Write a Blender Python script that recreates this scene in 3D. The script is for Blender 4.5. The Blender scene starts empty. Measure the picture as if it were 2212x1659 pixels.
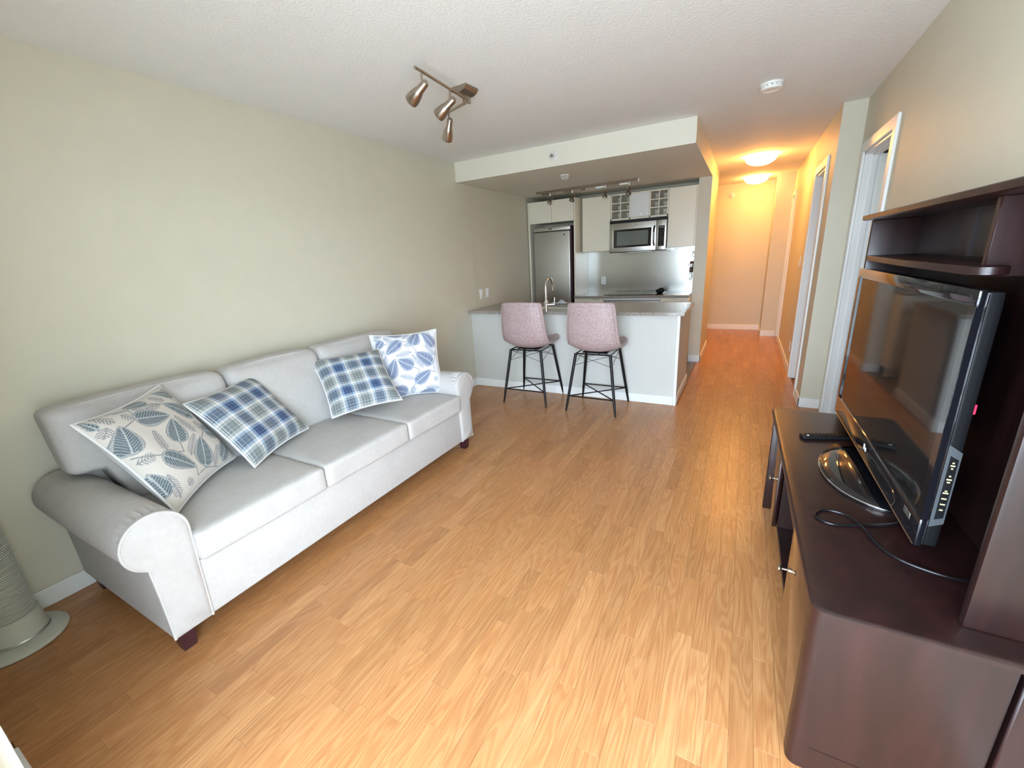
import bpy, bmesh, math, random
from mathutils import Vector, Matrix, Euler
random.seed(7)
sc = bpy.context.scene
COL = sc.collection
# ------------------------------------------------------------------ camera
H = 2.463                       # ceiling height
CAM = Vector((2.793, -0.3641, 1.4658)); YAW, PITCH, ROLL = -0.5096, -0.2915, -0.0582; FPX = 900.46
_f = Vector((math.sin(YAW)*math.cos(PITCH), math.cos(YAW)*math.cos(PITCH), math.sin(PITCH)))
_r0 = Vector((math.cos(YAW), -math.sin(YAW), 0)); _u0 = _r0.cross(_f)
_r = _r0*math.cos(ROLL)+_u0*math.sin(ROLL); _u = -_r0*math.sin(ROLL)+_u0*math.cos(ROLL)
cd = bpy.data.cameras.new('camera'); cam = bpy.data.objects.new('camera', cd); COL.objects.link(cam)
cam.matrix_world = Matrix(((_r.x, _u.x, -_f.x, CAM.x), (_r.y, _u.y, -_f.y, CAM.y), (_r.z, _u.z, -_f.z, CAM.z), (0, 0, 0, 1)))
cd.sensor_width = 36; cd.lens = FPX*36/2212; cd.clip_start = 0.02
sc.camera = cam
def project(p):
    v = Vector(p)-CAM; z = v.dot(_f)
    return (1106+FPX*v.dot(_r)/z, 829.5-FPX*v.dot(_u)/z, z)
# ------------------------------------------------------------------ world, daylight, exposure
sc.view_settings.view_transform = 'Standard'; sc.view_settings.look = 'None'
sc.view_settings.gamma = 1; sc.view_settings.use_curve_mapping = False
sc.view_settings.exposure = 1.78
w = bpy.data.worlds.new('sky'); sc.world = w; w.use_nodes = True
nt = w.node_tree; nt.nodes.clear()
_o = nt.nodes.new('ShaderNodeOutputWorld'); _b = nt.nodes.new('ShaderNodeBackground'); nt.links.new(_b.outputs[0], _o.inputs[0])
_tc = nt.nodes.new('ShaderNodeTexCoord'); _sx = nt.nodes.new('ShaderNodeSeparateXYZ'); nt.links.new(_tc.outputs['Generated'], _sx.inputs[0])
_cr = nt.nodes.new('ShaderNodeValToRGB'); nt.links.new(_sx.outputs['Z'], _cr.inputs[0])
_cr.color_ramp.elements[0].position = 0.0; _cr.color_ramp.elements[0].color = (.54, .63, .72, 1)   # streets and buildings below the horizon
_cr.color_ramp.elements[1].position = 0.03; _cr.color_ramp.elements[1].color = (.76, .92, 1.10, 1)  # bright overcast sky
nt.links.new(_cr.outputs[0], _b.inputs[0]); _b.inputs[1].default_value = 7.0
def portal(name, loc, sx, sz):
    l = bpy.data.lights.new(name, 'AREA'); l.shape = 'RECTANGLE'; l.size = sx; l.size_y = sz
    l.cycles.is_portal = True
    o = bpy.data.objects.new(name, l); COL.objects.link(o); o.location = loc; o.rotation_euler = (math.radians(90), 0, 0)
    return o
WY = -0.34                      # inside face of the window wall
portal('window_balcony_offscreen', (2.455, WY-.22, 1.05), 1.90, 2.12)

# ------------------------------------------------------------------ helpers
class MB:
    """collects verts and faces of one mesh"""
    def __init__(s): s.v = []; s.f = []
    def add(s, vs, fs):
        n = len(s.v); s.v += [tuple(p) for p in vs]; s.f += [tuple(i+n for i in f) for f in fs]; return s
    def bm(s, bm):
        bm.verts.ensure_lookup_table(); bm.verts.index_update()
        s.add([v.co for v in bm.verts], [[v.index for v in f.verts] for f in bm.faces]); bm.free(); return s
    def box(s, lo, hi, bev=0, seg=2, M=None):
        b = bmesh.new(); bmesh.ops.create_cube(b, size=1)
        d = [hi[i]-lo[i] for i in range(3)]; c = [(hi[i]+lo[i])/2 for i in range(3)]
        for v in b.verts: v.co = Vector([v.co[i]*d[i]+c[i] for i in range(3)])
        if bev: bmesh.ops.bevel(b, geom=b.edges[:], offset=min(bev, min(abs(x) for x in d)*.49), segments=seg, affect='EDGES', profile=.5)
        if M: b.transform(M)
        return s.bm(b)
    def tube(s, pts, r, n=8, closed=False, cap=True):
        pts = [Vector(p) for p in pts]; m = len(pts); rs = r if isinstance(r, (list, tuple)) else [r]*m
        tang = []
        for i in range(m):
            a = pts[(i-1) % m] if (closed or i > 0) else pts[0]; b = pts[(i+1) % m] if (closed or i < m-1) else pts[-1]
            t = b-a; tang.append(t.normalized() if t.length > 1e-9 else Vector((0, 0, 1)))
        ref = Vector((0, 0, 1)) if abs(tang[0].z) < .9 else Vector((1, 0, 0))
        nrm = (ref-tang[0]*ref.dot(tang[0])).normalized(); vs = []
        for i in range(m):
            nrm = nrm-tang[i]*nrm.dot(tang[i])
            nrm = nrm.normalized() if nrm.length > 1e-6 else tang[i].orthogonal().normalized()
            bi = tang[i].cross(nrm)
            for k in range(n):
                a = 2*math.pi*k/n; vs.append(pts[i]+(nrm*math.cos(a)+bi*math.sin(a))*rs[i])
        fs = []
        for i in range(m if closed else m-1):
            j = (i+1) % m
            for k in range(n): fs.append((i*n+k, i*n+(k+1) % n, j*n+(k+1) % n, j*n+k))
        if cap and not closed: fs += [tuple(range(n-1, -1, -1)), tuple((m-1)*n+k for k in range(n))]
        return s.add(vs, fs)
    def lathe(s, prof, n=32, M=None, cap0=True, cap1=True):
        """prof: list of (r, z); axis z; M places it"""
        vs = []
        for r, z in prof:
            for k in range(n):
                a = 2*math.pi*k/n; p = Vector((r*math.cos(a), r*math.sin(a), z)); vs.append(M @ p if M else p)
        fs = []
        for i in range(len(prof)-1):
            for k in range(n): fs.append((i*n+k, i*n+(k+1) % n, (i+1)*n+(k+1) % n, (i+1)*n+k))
        if cap0: fs.append(tuple(range(n-1, -1, -1)))
        if cap1: fs.append(tuple((len(prof)-1)*n+k for k in range(n)))
        return s.add(vs, fs)
    def prism(s, poly, lo, hi, axis='x'):
        """extrude a polygon: axis x -> poly is (y,z); y -> (x,z); z -> (x,y)"""
        def P(a, b, t): return {'x': (t, a, b), 'y': (a, t, b), 'z': (a, b, t)}[axis]
        n = len(poly); vs = [P(a, b, lo) for a, b in poly]+[P(a, b, hi) for a, b in poly]
        fs = [tuple(range(n-1, -1, -1)), tuple(range(n, 2*n))]+[(i, (i+1) % n, n+(i+1) % n, n+i) for i in range(n)]
        return s.add(vs, fs)
    def grid(s, nu, nv, fn, flip=False):
        vs = [fn(i/(nu-1), j/(nv-1)) for j in range(nv) for i in range(nu)]
        fs = []
        for j in range(nv-1):
            for i in range(nu-1):
                q = (j*nu+i, j*nu+i+1, (j+1)*nu+i+1, (j+1)*nu+i); fs.append(q[::-1] if flip else q)
        return s.add(vs, fs)
    def puff(s, lo, hi, r, crown=(0, 0, 0), n=14, fn=None):
        """soft cushion: rounded box with crowned faces"""
        b = bmesh.new(); bmesh.ops.create_cube(b, size=2)
        bmesh.ops.subdivide_edges(b, edges=b.edges[:], cuts=n, use_grid_fill=True)
        h = [(hi[i]-lo[i])/2 for i in range(3)]; c = [(hi[i]+lo[i])/2 for i in range(3)]
        for v in b.verts:
            t = [math.sin(max(-1, min(1, x))*math.pi/2) for x in v.co]
            p = [t[i]*h[i] for i in range(3)]
            q = [max(-(h[i]-r), min(h[i]-r, p[i])) for i in range(3)]
            d = Vector([p[i]-q[i] for i in range(3)])
            if d.length > 1e-9:
                m = max(abs(x) for x in d); d = d.normalized()*m
            o = [q[i]+d[i] for i in range(3)]
            for i in range(3):
                if crown[i]:
                    j, k = (i+1) % 3, (i+2) % 3
                    o[i] += (1 if t[i] > 0 else -1)*abs(t[i])*crown[i]*(1-t[j]**2)*(1-t[k]**2)
            P = Vector([o[i]+c[i] for i in range(3)]); v.co = Vector(fn(P)) if fn else P
        return s.bm(b)
W = {}                           # world matrix of every object we made
def matof(parent): return W.get(parent.name, Matrix()) if parent else Matrix()
def obj(name, mb, mat, parent=None, smooth=40, local=False):
    me = bpy.data.meshes.new(name)
    vs = mb.v
    if parent and not local:
        inv = matof(parent).inverted(); vs = [inv @ Vector(p) for p in vs]
    me.from_pydata([tuple(p) for p in vs], [], mb.f); me.update()
    if smooth:
        me.polygons.foreach_set('use_smooth', [True]*len(me.polygons)); me.set_sharp_from_angle(angle=math.radians(smooth))
    o = bpy.data.objects.new(name, me); COL.objects.link(o); me.materials.append(mat)
    if parent: o.parent = parent
    W[o.name] = matof(parent)
    return o
def tag(o, label, cat, group=None):
    o['label'] = label; o['category'] = cat
    if group: o['group'] = group
    return o
def thing(name, label, cat, loc=(0, 0, 0), rot=None, group=None):
    o = bpy.data.objects.new(name, None); COL.objects.link(o); o.empty_display_size = .1
    M = Matrix.Translation(loc) @ (rot if rot else Matrix())
    o.matrix_world = M; W[o.name] = M
    return tag(o, label, cat, group)
def struct(name, mb, mat, parent=None, smooth=None):
    o = obj(name, mb, mat, parent, smooth)
    if not parent: o['kind'] = 'structure'
    return o
def copy_thing(root, M, label=None):
    r = root.copy(); COL.objects.link(r); r.matrix_world = M; W[r.name] = M
    if label: r['label'] = label
    for ch in list(root.children):
        c = ch.copy(); COL.objects.link(c); c.parent = r
        for g in list(ch.children):
            d = g.copy(); COL.objects.link(d); d.parent = c
    return r
def frame(p, d, up=(0, 0, 1)):
    """matrix whose z axis points along d at p"""
    z = Vector(d).normalized(); u = Vector(up)
    if abs(z.dot(u)) > .98: u = Vector((1, 0, 0))
    x = u.cross(z).normalized(); y = z.cross(x)
    return Matrix(((x.x, y.x, z.x, p[0]), (x.y, y.y, z.y, p[1]), (x.z, y.z, z.z, p[2]), (0, 0, 0, 1)))
def arc(c, r, a0, a1, n=12): return [(c[0]+r*math.cos(math.radians(a0+(a1-a0)*i/n)), c[1]+r*math.sin(math.radians(a0+(a1-a0)*i/n))) for i in range(n+1)]
def rrect(x0, x1, y0, y1, r, n=6):
    return arc((x1-r, y0+r), r, -90, 0, n)+arc((x1-r, y1-r), r, 0, 90, n)+arc((x0+r, y1-r), r, 90, 180, n)+arc((x0+r, y0+r), r, 180, 270, n)

# ------------------------------------------------------------------ materials
def srgb(r, g, b):
    f = lambda c: (c/255/12.92) if c/255 <= .04045 else ((c/255+.055)/1.055)**2.4
    return (f(r), f(g), f(b), 1)
class NT:
    def __init__(s, name):
        s.m = bpy.data.materials.new(name); s.m.use_nodes = True; s.t = s.m.node_tree
        s.b = s.t.nodes['Principled BSDF']
    def n(s, typ, **kw):
        o = s.t.nodes.new('ShaderNode'+typ)
        for k, v in kw.items():
            if k in o.inputs.keys() if hasattr(o.inputs, 'keys') else False: o.inputs[k].default_value = v
            elif hasattr(o, k): setattr(o, k, v)
            else: o.inputs[k.replace('_', ' ')].default_value = v
        return o
    def l(s, a, b): s.t.links.new(a, b)
    def ramp(s, fac, stops, interp='LINEAR'):
        r = s.n('ValToRGB'); e = r.color_ramp; e.interpolation = interp
        e.elements[0].position = stops[0][0]; e.elements[0].color = stops[0][1]
        e.elements[1].position = stops[1][0]; e.elements[1].color = stops[1][1]
        for p, c in stops[2:]:
            k = e.elements.new(p); k.color = c
        s.l(fac, r.inputs[0]); return r.outputs[0]
    def mix(s, fac, a, b, mode='MIX'):
        m = s.n('Mix', data_type='RGBA', blend_type=mode)
        for sock, v in ((m.inputs['Factor'], fac), (m.inputs[6], a), (m.inputs[7], b)):
            if hasattr(v, 'is_output'): s.l(v, sock)
            else: sock.default_value = v
        return m.outputs[2]
    def math(s, op, a, b=None):
        m = s.n('Math', operation=op)
        for i, v in enumerate((a, b)):
            if v is None: continue
            if hasattr(v, 'is_output'): s.l(v, m.inputs[i])
            else: m.inputs[i].default_value = v
        return m.outputs[0]
    def bump(s, h, strength=.3, dist=.002):
        b = s.n('Bump'); b.inputs['Strength'].default_value = strength; b.inputs['Distance'].default_value = dist
        s.l(h, b.inputs['Height']); s.l(b.outputs[0], s.b.inputs['Normal'])
    def set(s, **kw):
        for k, v in kw.items(): s.b.inputs[k.replace('_', ' ')].default_value = v
        return s
    def noise(s, scale, detail=3, vec=None, dist=0, rough=.5):
        o = s.n('TexNoise'); o.inputs['Scale'].default_value = scale; o.inputs['Detail'].default_value = detail
        o.inputs['Distortion'].default_value = dist; o.inputs['Roughness'].default_value = rough
        if vec: s.l(vec, o.inputs['Vector'])
        return o.outputs['Fac']
    def pos(s): return s.n('NewGeometry').outputs['Position']
    def objc(s): return s.n('TexCoord').outputs['Object']
def plain(name, col, rough=.5, metal=0, var=.04, vscale=6, bump=0, bscale=200, spec=.5, bdist=.001, **kw):
    t = NT(name); t.set(Roughness=rough, Metallic=metal, Specular_IOR_Level=spec, **kw)
    v = t.objc(); f = t.noise(vscale, 4, v)
    a = tuple(c*(1-var) for c in col[:3])+(1,); b = tuple(min(1, c*(1+var)) for c in col[:3])+(1,)
    t.l(t.ramp(f, [(.3, a), (.7, b)]), t.b.inputs['Base Color'])
    if bump: t.bump(t.noise(bscale, 3, v), bump, bdist)
    return t.m
M = {}
M['wall'] = plain('wall_paint', srgb(211, 206, 187), .55, var=.015, bump=.08, bscale=120)
M['ceiling'] = plain('ceiling_texture', srgb(243, 243, 240), .75, var=.01, bump=.55, bscale=85, bdist=.006)
M['soffit'] = plain('soffit_paint', srgb(228, 224, 208), .6, var=.01)
M['trim'] = plain('white_trim', srgb(238, 240, 238), .35, var=.01)
M['door'] = plain('door_white', srgb(232, 235, 228), .4, var=.01)
M['greypaint'] = plain('light_grey_paint', srgb(208, 208, 202), .55, var=.015)    # the half wall is painted grey, the walls beige
M['cab'] = plain('cream_cabinet', srgb(240, 232, 212), .3, var=.01)
M['cabwhite'] = plain('white_cabinet_panel', srgb(232, 232, 228), .3, var=.01)
M['plate'] = plain('white_plastic', srgb(240, 240, 236), .35, var=.01)
M['beigeplastic'] = plain('fan_plastic', srgb(205, 205, 192), .4, var=.02)
M['steel'] = plain('stainless_steel', srgb(206, 206, 200), .36, 1, var=.04, vscale=3)
M['splash'] = plain('backsplash_steel', srgb(190, 190, 184), .22, 1, var=.06, vscale=2)
M['nickel'] = plain('brushed_nickel', srgb(178, 166, 152), .28, 1, var=.05, vscale=20)
M['chrome'] = plain('chrome', srgb(225, 225, 225), .08, 1, var=.02)
M['blackmetal'] = plain('black_metal', srgb(36, 35, 38), .3, .6, var=.05)
M['blackgloss'] = plain('gloss_black', (.006, .006, .008, 1), .06, 0, var=.02, Coat_Weight=.5, Coat_Roughness=.03)
M['blackplastic'] = plain('black_plastic', (.008, .008, .009, 1), .45, 0, var=.1, spec=.25)
M['screen'] = plain('tv_screen', (.008, .008, .009, 1), .05, 0, var=.02)
M['bluegloss'] = plain('tv_side_gloss', (.007, .007, .008, 1), .3, 0, var=.1, spec=.3)
M['tealpanel'] = plain('tv_button_panel', (.055, .06, .065, 1), .35, 0, var=.05)
M['glassdark'] = plain('cooktop_glass', (.012, .012, .013, 1), .05, 0, var=.02)
M['greyglass'] = plain('microwave_window', srgb(110, 115, 108), .15, 0, var=.06)
M['darkleg'] = plain('espresso_leg', srgb(62, 32, 38), .35, 0, var=.1)
M['white'] = plain('white_paper', srgb(245, 245, 245), .6, var=.01)
M['red'] = plain('red_print', srgb(215, 30, 70), .5, var=.02)
M['yellow'] = plain('yellow_print', srgb(225, 215, 140), .5, var=.02)
M['tile'] = plain('grey_floor_tile', srgb(120, 112, 108), .35, var=.08, vscale=8)
M['cloth'] = plain('blue_white_cloth', srgb(205, 216, 228), .7, var=.12, vscale=30)
M['brown'] = plain('brown_grip', srgb(92, 62, 48), .4, var=.1)
M['concrete'] = plain('balcony_concrete', srgb(150, 150, 146), .8, var=.06)
def fabric(name, c, bs=700, var=.05):
    t = NT(name); t.set(Roughness=.85, Specular_IOR_Level=.25, Sheen_Weight=.06, Sheen_Roughness=.4)
    v = t.objc(); f = t.mix(.5, t.noise(45, 5, v), t.noise(9, 3, v))
    a = tuple(x*(1-var) for x in c[:3])+(1,); b = tuple(min(1, x*(1+var)) for x in c[:3])+(1,)
    t.l(t.ramp(f, [(.35, a), (.65, b)]), t.b.inputs['Base Color']); t.bump(t.noise(bs, 2, v), .25, .0008)
    return t.m
M['sofa'] = fabric('sofa_fabric', srgb(194, 191, 188))
M['piping'] = fabric('sofa_piping', srgb(202, 199, 196))
M['pillowback'] = fabric('pillow_white_back', srgb(222, 222, 222), var=.02)
def leather():
    t = NT('stool_leather'); t.set(Roughness=.42, Specular_IOR_Level=.45)
    v = t.objc(); n1 = t.noise(75, 6, v, .4, .7); n2 = t.noise(10, 3, v)
    c = t.ramp(n1, [(.34, srgb(158, 134, 134)), (.66, srgb(206, 186, 185))])
    c = t.mix(t.math('MULTIPLY', n2, .35), c, srgb(176, 150, 148))
    t.l(c, t.b.inputs['Base Color']); t.bump(n1, .15, .001); return t.m
M['leather'] = leather()
def espresso():
    t = NT('espresso_wood'); t.set(Roughness=.4, Specular_IOR_Level=.45, Coat_Weight=.25, Coat_Roughness=.2)
    v = t.objc(); mp = t.n('Mapping'); mp.inputs['Scale'].default_value = (14, 14, 1.2); t.l(v, mp.inputs['Vector'])
    f = t.noise(1.2, 5, mp.outputs[0], .6, .6)
    c = t.ramp(f, [(.3, srgb(27, 13, 12)), (.55, srgb(40, 19, 18)), (.75, srgb(52, 27, 28))])
    t.l(c, t.b.inputs['Base Color']); t.bump(t.noise(260, 2, v), .05, .0005); return t.m
M['espresso'] = espresso()
def espresso_gloss():
    m_ = M['espresso'].copy(); m_.name = 'espresso_gloss'; b_ = m_.node_tree.nodes['Principled BSDF']
    b_.inputs['Roughness'].default_value = .14; b_.inputs['Coat Weight'].default_value = 1.0; b_.inputs['Coat Roughness'].default_value = .06
    return m_
M['espresso_gloss'] = espresso_gloss()
def granite():
    t = NT('speckled_granite'); t.set(Roughness=.12, Specular_IOR_Level=.5)
    v = t.objc(); a = t.noise(140, 5, v, .3, .75); b = t.noise(55, 4, v, .5, .7)
    c = t.ramp(a, [(.36, srgb(58, 54, 52)), (.47, srgb(140, 132, 124)), (.56, srgb(186, 180, 170)), (.66, srgb(224, 220, 212))])
    c = t.mix(t.ramp(b, [(.5, (0, 0, 0, 1)), (.62, (.55, .55, .55, 1))]), c, srgb(122, 108, 98))
    t.l(c, t.b.inputs['Base Color']); return t.m
M['granite'] = granite()
def oak(name, island):
    t = NT(name); t.set(Roughness=.3, Specular_IOR_Level=.45)
    rnd = t.n('NewGeometry').outputs['Random Per Island'] if island else t.n('ObjectInfo').outputs['Random']
    p = t.pos(); off = t.n('CombineXYZ'); t.l(t.math('MULTIPLY', rnd, 37.0), off.inputs['X']); t.l(t.math('MULTIPLY', rnd, 91.0), off.inputs['Y'])
    va = t.n('VectorMath', operation='ADD'); t.l(p, va.inputs[0]); t.l(off.outputs[0], va.inputs[1])
    mp = t.n('Mapping'); mp.inputs['Scale'].default_value = (7, .75, 1); t.l(va.outputs[0], mp.inputs['Vector'])
    n = t.noise(1.5, 2, mp.outputs[0], .5, .45)
    rings = t.math('SINE', t.math('MULTIPLY', n, 105.0))
    mp2 = t.n('Mapping'); mp2.inputs['Scale'].default_value = (150, 5, 1); t.l(va.outputs[0], mp2.inputs['Vector'])
    fine = t.noise(1.0, 3, mp2.outputs[0], 0, .6)
    g = t.math('ADD', t.math('MULTIPLY', rings, .12), t.math('ADD', t.math('MULTIPLY', fine, .8), .1))
    c = t.ramp(g, [(.12, srgb(160, 106, 64)), (.5, srgb(183, 130, 84)), (.85, srgb(201, 154, 106))])
    tone = t.ramp(rnd, [(0, (.86, .83, .78, 1)), (.25, (.98, .97, .95, 1)), (.55, (1.0, .96, .9, 1)), (.8, (1.03, 1.02, 1.0, 1)), (1, (1.14, 1.17, 1.18, 1))])
    t.l(t.mix(1.0, c, tone, 'MULTIPLY'), t.b.inputs['Base Color'])
    t.bump(g, .04, .0006); return t.m
M['oak'] = oak('oak_laminate', False); M['oak_joined'] = oak('oak_laminate_joined', True)
M['subfloor'] = plain('floor_joint', srgb(150, 100, 55), .6, var=.03)
def emit(name, col, s):
    t = NT(name); t.set(Roughness=.4); t.b.inputs['Base Color'].default_value = col
    t.b.inputs['Emission Color'].default_value = col; t.b.inputs['Emission Strength'].default_value = s
    return t.m
M['halllamp'] = emit('lit_glass_bowl', (1, .46, .11, 1), 17)
M['bulb'] = plain('reflector_bulb', srgb(232, 230, 224), .12, .8, var=.02)
def glass():
    t = NT('window_glass'); o = t.t.nodes['Material Output']; tr = t.n('BsdfTransparent'); gl = t.n('BsdfGlossy'); mx = t.n('MixShader')
    gl.inputs['Roughness'].default_value = .02; mx.inputs[0].default_value = .06
    t.l(tr.outputs[0], mx.inputs[1]); t.l(gl.outputs[0], mx.inputs[2]); t.l(mx.outputs[0], o.inputs[0]); return t.m
M['glass'] = glass()
def clear():
    t = NT('clear_plastic'); o = t.t.nodes['Material Output']; tr = t.n('BsdfTransparent'); gl = t.n('BsdfGlossy'); mx = t.n('MixShader')
    gl.inputs['Roughness'].default_value = .1; mx.inputs[0].default_value = .35
    t.l(tr.outputs[0], mx.inputs[1]); t.l(gl.outputs[0], mx.inputs[2]); t.l(mx.outputs[0], o.inputs[0]); return t.m
M['clear'] = clear()
def plaid():
    t = NT('plaid_fabric'); t.set(Roughness=.85, Specular_IOR_Level=.2, Sheen_Weight=.15)
    navy, lb, wh, gr, gl = srgb(58, 78, 112), srgb(150, 170, 194), srgb(226, 226, 222), srgb(116, 124, 124), srgb(100, 110, 112)
    st = [(0, navy), (.07, lb), (.078, navy), (.20, lb), (.208, navy), (.27, lb), (.35, wh), (.42, gr), (.44, wh), (.455, gr), (.475, wh), (.49, gr),
          (.57, wh), (.575, gr), (.68, wh), (.685, gr), (.78, wh), (.795, gl), (.815, wh), (.83, gl), (.85, wh), (.92, lb)]
    uv = t.n('UVMap'); sp = t.n('SeparateXYZ'); t.l(uv.outputs[0], sp.inputs[0])
    cs = [t.ramp(t.math('FRACT', t.math('ADD', t.math('MULTIPLY', sp.outputs[k], 2.45), .42)), st, 'CONSTANT') for k in ('X', 'Y')]
    t.l(t.mix(.5, cs[0], cs[1]), t.b.inputs['Base Color']); t.bump(t.noise(900, 2, uv.outputs[0]), .2, .0006); return t.m
M['plaid'] = plaid()
def printed():
    t = NT('leaf_print_fabric'); t.set(Roughness=.85, Specular_IOR_Level=.2, Sheen_Weight=.15)
    a = t.n('VertexColor'); a.layer_name = 'print'; t.l(a.outputs['Color'], t.b.inputs['Base Color']); return t.m
M['leafprint'] = printed()

# ------------------------------------------------------------------ room shell
XS, XH, XR = 2.357, 3.343, 3.496        # hall left face, hall right face, right wall
YE, YST, YK, YEND = 4.084, 5.582, 5.93, 8.23
SZ = 2.273                              # underside of the soffit
struct('ceiling', MB().box((-.2, WY-.1, H), (6.5, 8.5, H+.15)), M['ceiling'])
struct('wall_soffit', MB().box((-.02, 3.665, SZ), (2.212, YK+.05, H+.01)).box((2.212, 3.665, SZ), (XS, YST, H+.01)), M['soffit'])
struct('wall_left', MB().box((-.2, WY-.2, -.05), (0, 3.90, H+.02)), M['wall'])
struct('wall_kitchen_left', MB().box((-.2, 3.90, -.05), (-.014, 6.8, H+.02)), M['wall'])
struct('wall_kitchen_back', MB().box((-.05, YK, -.05), (2.25, YK+.12, H+.01)), M['wall'])
struct('wall_hall_left', MB().box((2.212, YST, -.05), (XS, 6.66, H+.01)), M['wall'])
struct('wall_foyer_front', MB().box((1.1, 6.56, -.05), (2.3, 6.66, H+.01)), M['wall'])
struct('wall_foyer_left', MB().box((1.0, 6.5, -.05), (1.1, 8.4, H+.01)), M['wall'])
struct('wall_hall_end', MB().box((1.0, YEND, -.05), (3.6, YEND+.1, H+.01)), M['wall'])
struct('wall_hall_jog', MB().box((3.106, 7.657, -.05), (3.7, YEND+.05, H+.01)), M['wall'])
# right wall with the bedroom door opening
D1a, D1b, DT = 3.15, 3.90, 2.07
m = MB(); m.box((XR, WY-.2, -.05), (XR+.1, D1a, H+.01)); m.box((XR, D1b, -.05), (XR+.1, YE, H+.01)); m.box((XR, D1a, DT), (XR+.1, D1b, H+.01))
struct('wall_right', m, M['wall'])
# hall right wall with bathroom and closet openings
D2a, D2b = 4.47, 5.12; D3a, D3b = 7.25, 7.657
m = MB(); m.box((XH, YE, -.05), (XH+.12, D2a, H+.01)); m.box((XH+.12, YE, -.05), (XR+.1, YE+.1, H+.01)); m.box((XH, D2b, -.05), (XH+.12, D3a, H+.01))
m.box((XH, D2a, 2.09), (XH+.12, D2b, H+.01)); m.box((XH, D3a, 2.12), (XH+.12, D3b, H+.01))
struct('wall_hall_right', m, M['wall'])
# rooms behind the doors
m = MB(); m.box((6.3, WY-.2, -.05), (6.4, 4.2, H+.01)); m.box((XR+.09, 4.13, -.05), (6.4, 4.2, H+.01)); struct('wall_bedroom', m, M['wall'])
m = MB(); m.box((5.2, 4.2, -.05), (5.3, 7.3, H+.01)); m.box((XH+.1, 7.2, -.05), (5.3, 7.25, H+.01)); m.box((XH+.1, 4.19, -.05), (5.3, 4.24, H+.01)); struct('wall_bathroom', m, M['wall'])
m = MB(); m.box((4.0, 7.25, -.05), (4.1, 8.4, H+.01)); struct('wall_closet', m, M['wall'])
# window wall behind the camera with the balcony slider
m = MB()
m.box((-.2, WY-.2, -.05), (1.50, WY, H+.01)); m.box((3.41, WY-.2, -.05), (6.4, WY, H+.01))
m.box((1.50, WY-.2, 2.12), (3.41, WY, H+.01)); m.box((1.5, WY-.2, -.05), (3.41, WY, -.002))
struct('wall_window', m, M['wall'])
def window(name, panels, z0, z1, yo=0):
    o = None
    for k, (x0, x1, y) in enumerate(panels):
        f = MB(); y0, y1 = y-.02, y+.02
        f.box((x0, y0, z0), (x1, y1, z0+.07), .004); f.box((x0, y0, z1-.06), (x1, y1, z1), .004)
        f.box((x0, y0, z0), (x0+.06, y1, z1), .004); f.box((x1-.06, y0, z0), (x1, y1, z1), .004)
        if o is None: o = struct(name, f, M['trim'])
        else: obj('sash', f, M['trim'], o)
        obj('pane', MB().box((x0+.05, y-.003, z0+.06), (x1-.05, y+.003, z1-.05)), M['glass'], o, None)
    return o
# balcony slider, its moving panel pushed aside so that the doorway stands open
window('window_1', [(1.50, 2.26, WY-.055), (1.54, 2.32, WY-.105)], .03, 2.12)
struct('trim_2', MB().box((.835, WY-.14, -.002), (3.41, WY+.022, .03), .004, 1), M['trim'])
# balcony outside, with an added overhang
struct('floor_balcony', MB().box((-.2, -2.3, -.25), (6.4, WY-.2, -.04)), M['concrete'])
struct('ceiling_added_overhang', MB().box((-.2, -2.5, H+.02), (6.4, WY-.2, H+.2)), M['ceiling'])  # unseen overhang, added to hold back high sky light near the doorway
rl = struct('trim_3', MB().box((-.2, -2.27, 1.0), (6.4, -2.21, 1.05), .005, 1), M['trim'])
for i in range(6): obj('pane', MB().box((-.15+i*1.09, -2.245, .0), (.90+i*1.09, -2.237, 1.0)), M['glass'], rl, None)

# ------------------------------------------------------------------ floor: laminate strips
fl = struct('floor', MB().box((-.2, WY-.2, -.09), (6.4, 8.4, -.008)), M['subfloor'])
SW = .0685; planks = []
x = 0.0
while x < 3.50:
    x1 = min(x+SW, XR+.005)
    spans = [(WY, 3.77)] if x1 < 2.33 else [(WY, YEND)]
    if 1.1 <= x and x1 < 2.33: spans.append((6.66, YEND))
    if x1 > XH+.03: spans = [(WY, YE)]
    for a, b in spans:
        y = a-random.uniform(0, .5)
        while y < b:
            L = random.choice((.33, .40, .46, .46, .54)); y0, y1 = max(y, a), min(y+L, b)
            if y1-y0 > .02: planks.append((x, x1, y0, y1))
            y += L
    x += SW
def plank_key(p):
    c = ((p[0]+p[1])/2, (p[2]+p[3])/2, 0); u, v, z = project(c)
    vis = z > .2 and -60 < u < 2270 and 400 < v < 1720
    if c[0] < .85 and .15 < c[1] < 2.2: vis = False            # under the sofa
    if c[0] > 3.1 and .7 < c[1] < 2.3: vis = False             # under the TV stand
    return (0 if vis else 1, (Vector(c)-CAM).length)
planks.sort(key=plank_key)
def plank_geo(x0, x1, y0, y1):
    g, c = .0002, .0004; xa, xb, ya, yb = x0+g, x1-g, y0+g, y1-g
    vs = [(xa, ya, -.009), (xb, ya, -.009), (xb, yb, -.009), (xa, yb, -.009), (xa, ya, -c), (xb, ya, -c), (xb, yb, -c), (xa, yb, -c),
          (xa+c, ya+c, 0), (xb-c, ya+c, 0), (xb-c, yb-c, 0), (xa+c, yb-c, 0)]
    fs = [(0, 1, 5, 4), (1, 2, 6, 5), (2, 3, 7, 6), (3, 0, 4, 7), (4, 5, 9, 8), (5, 6, 10, 9), (6, 7, 11, 10), (7, 4, 8, 11), (8, 9, 10, 11)]
    return vs, fs
shared = {}
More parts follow.
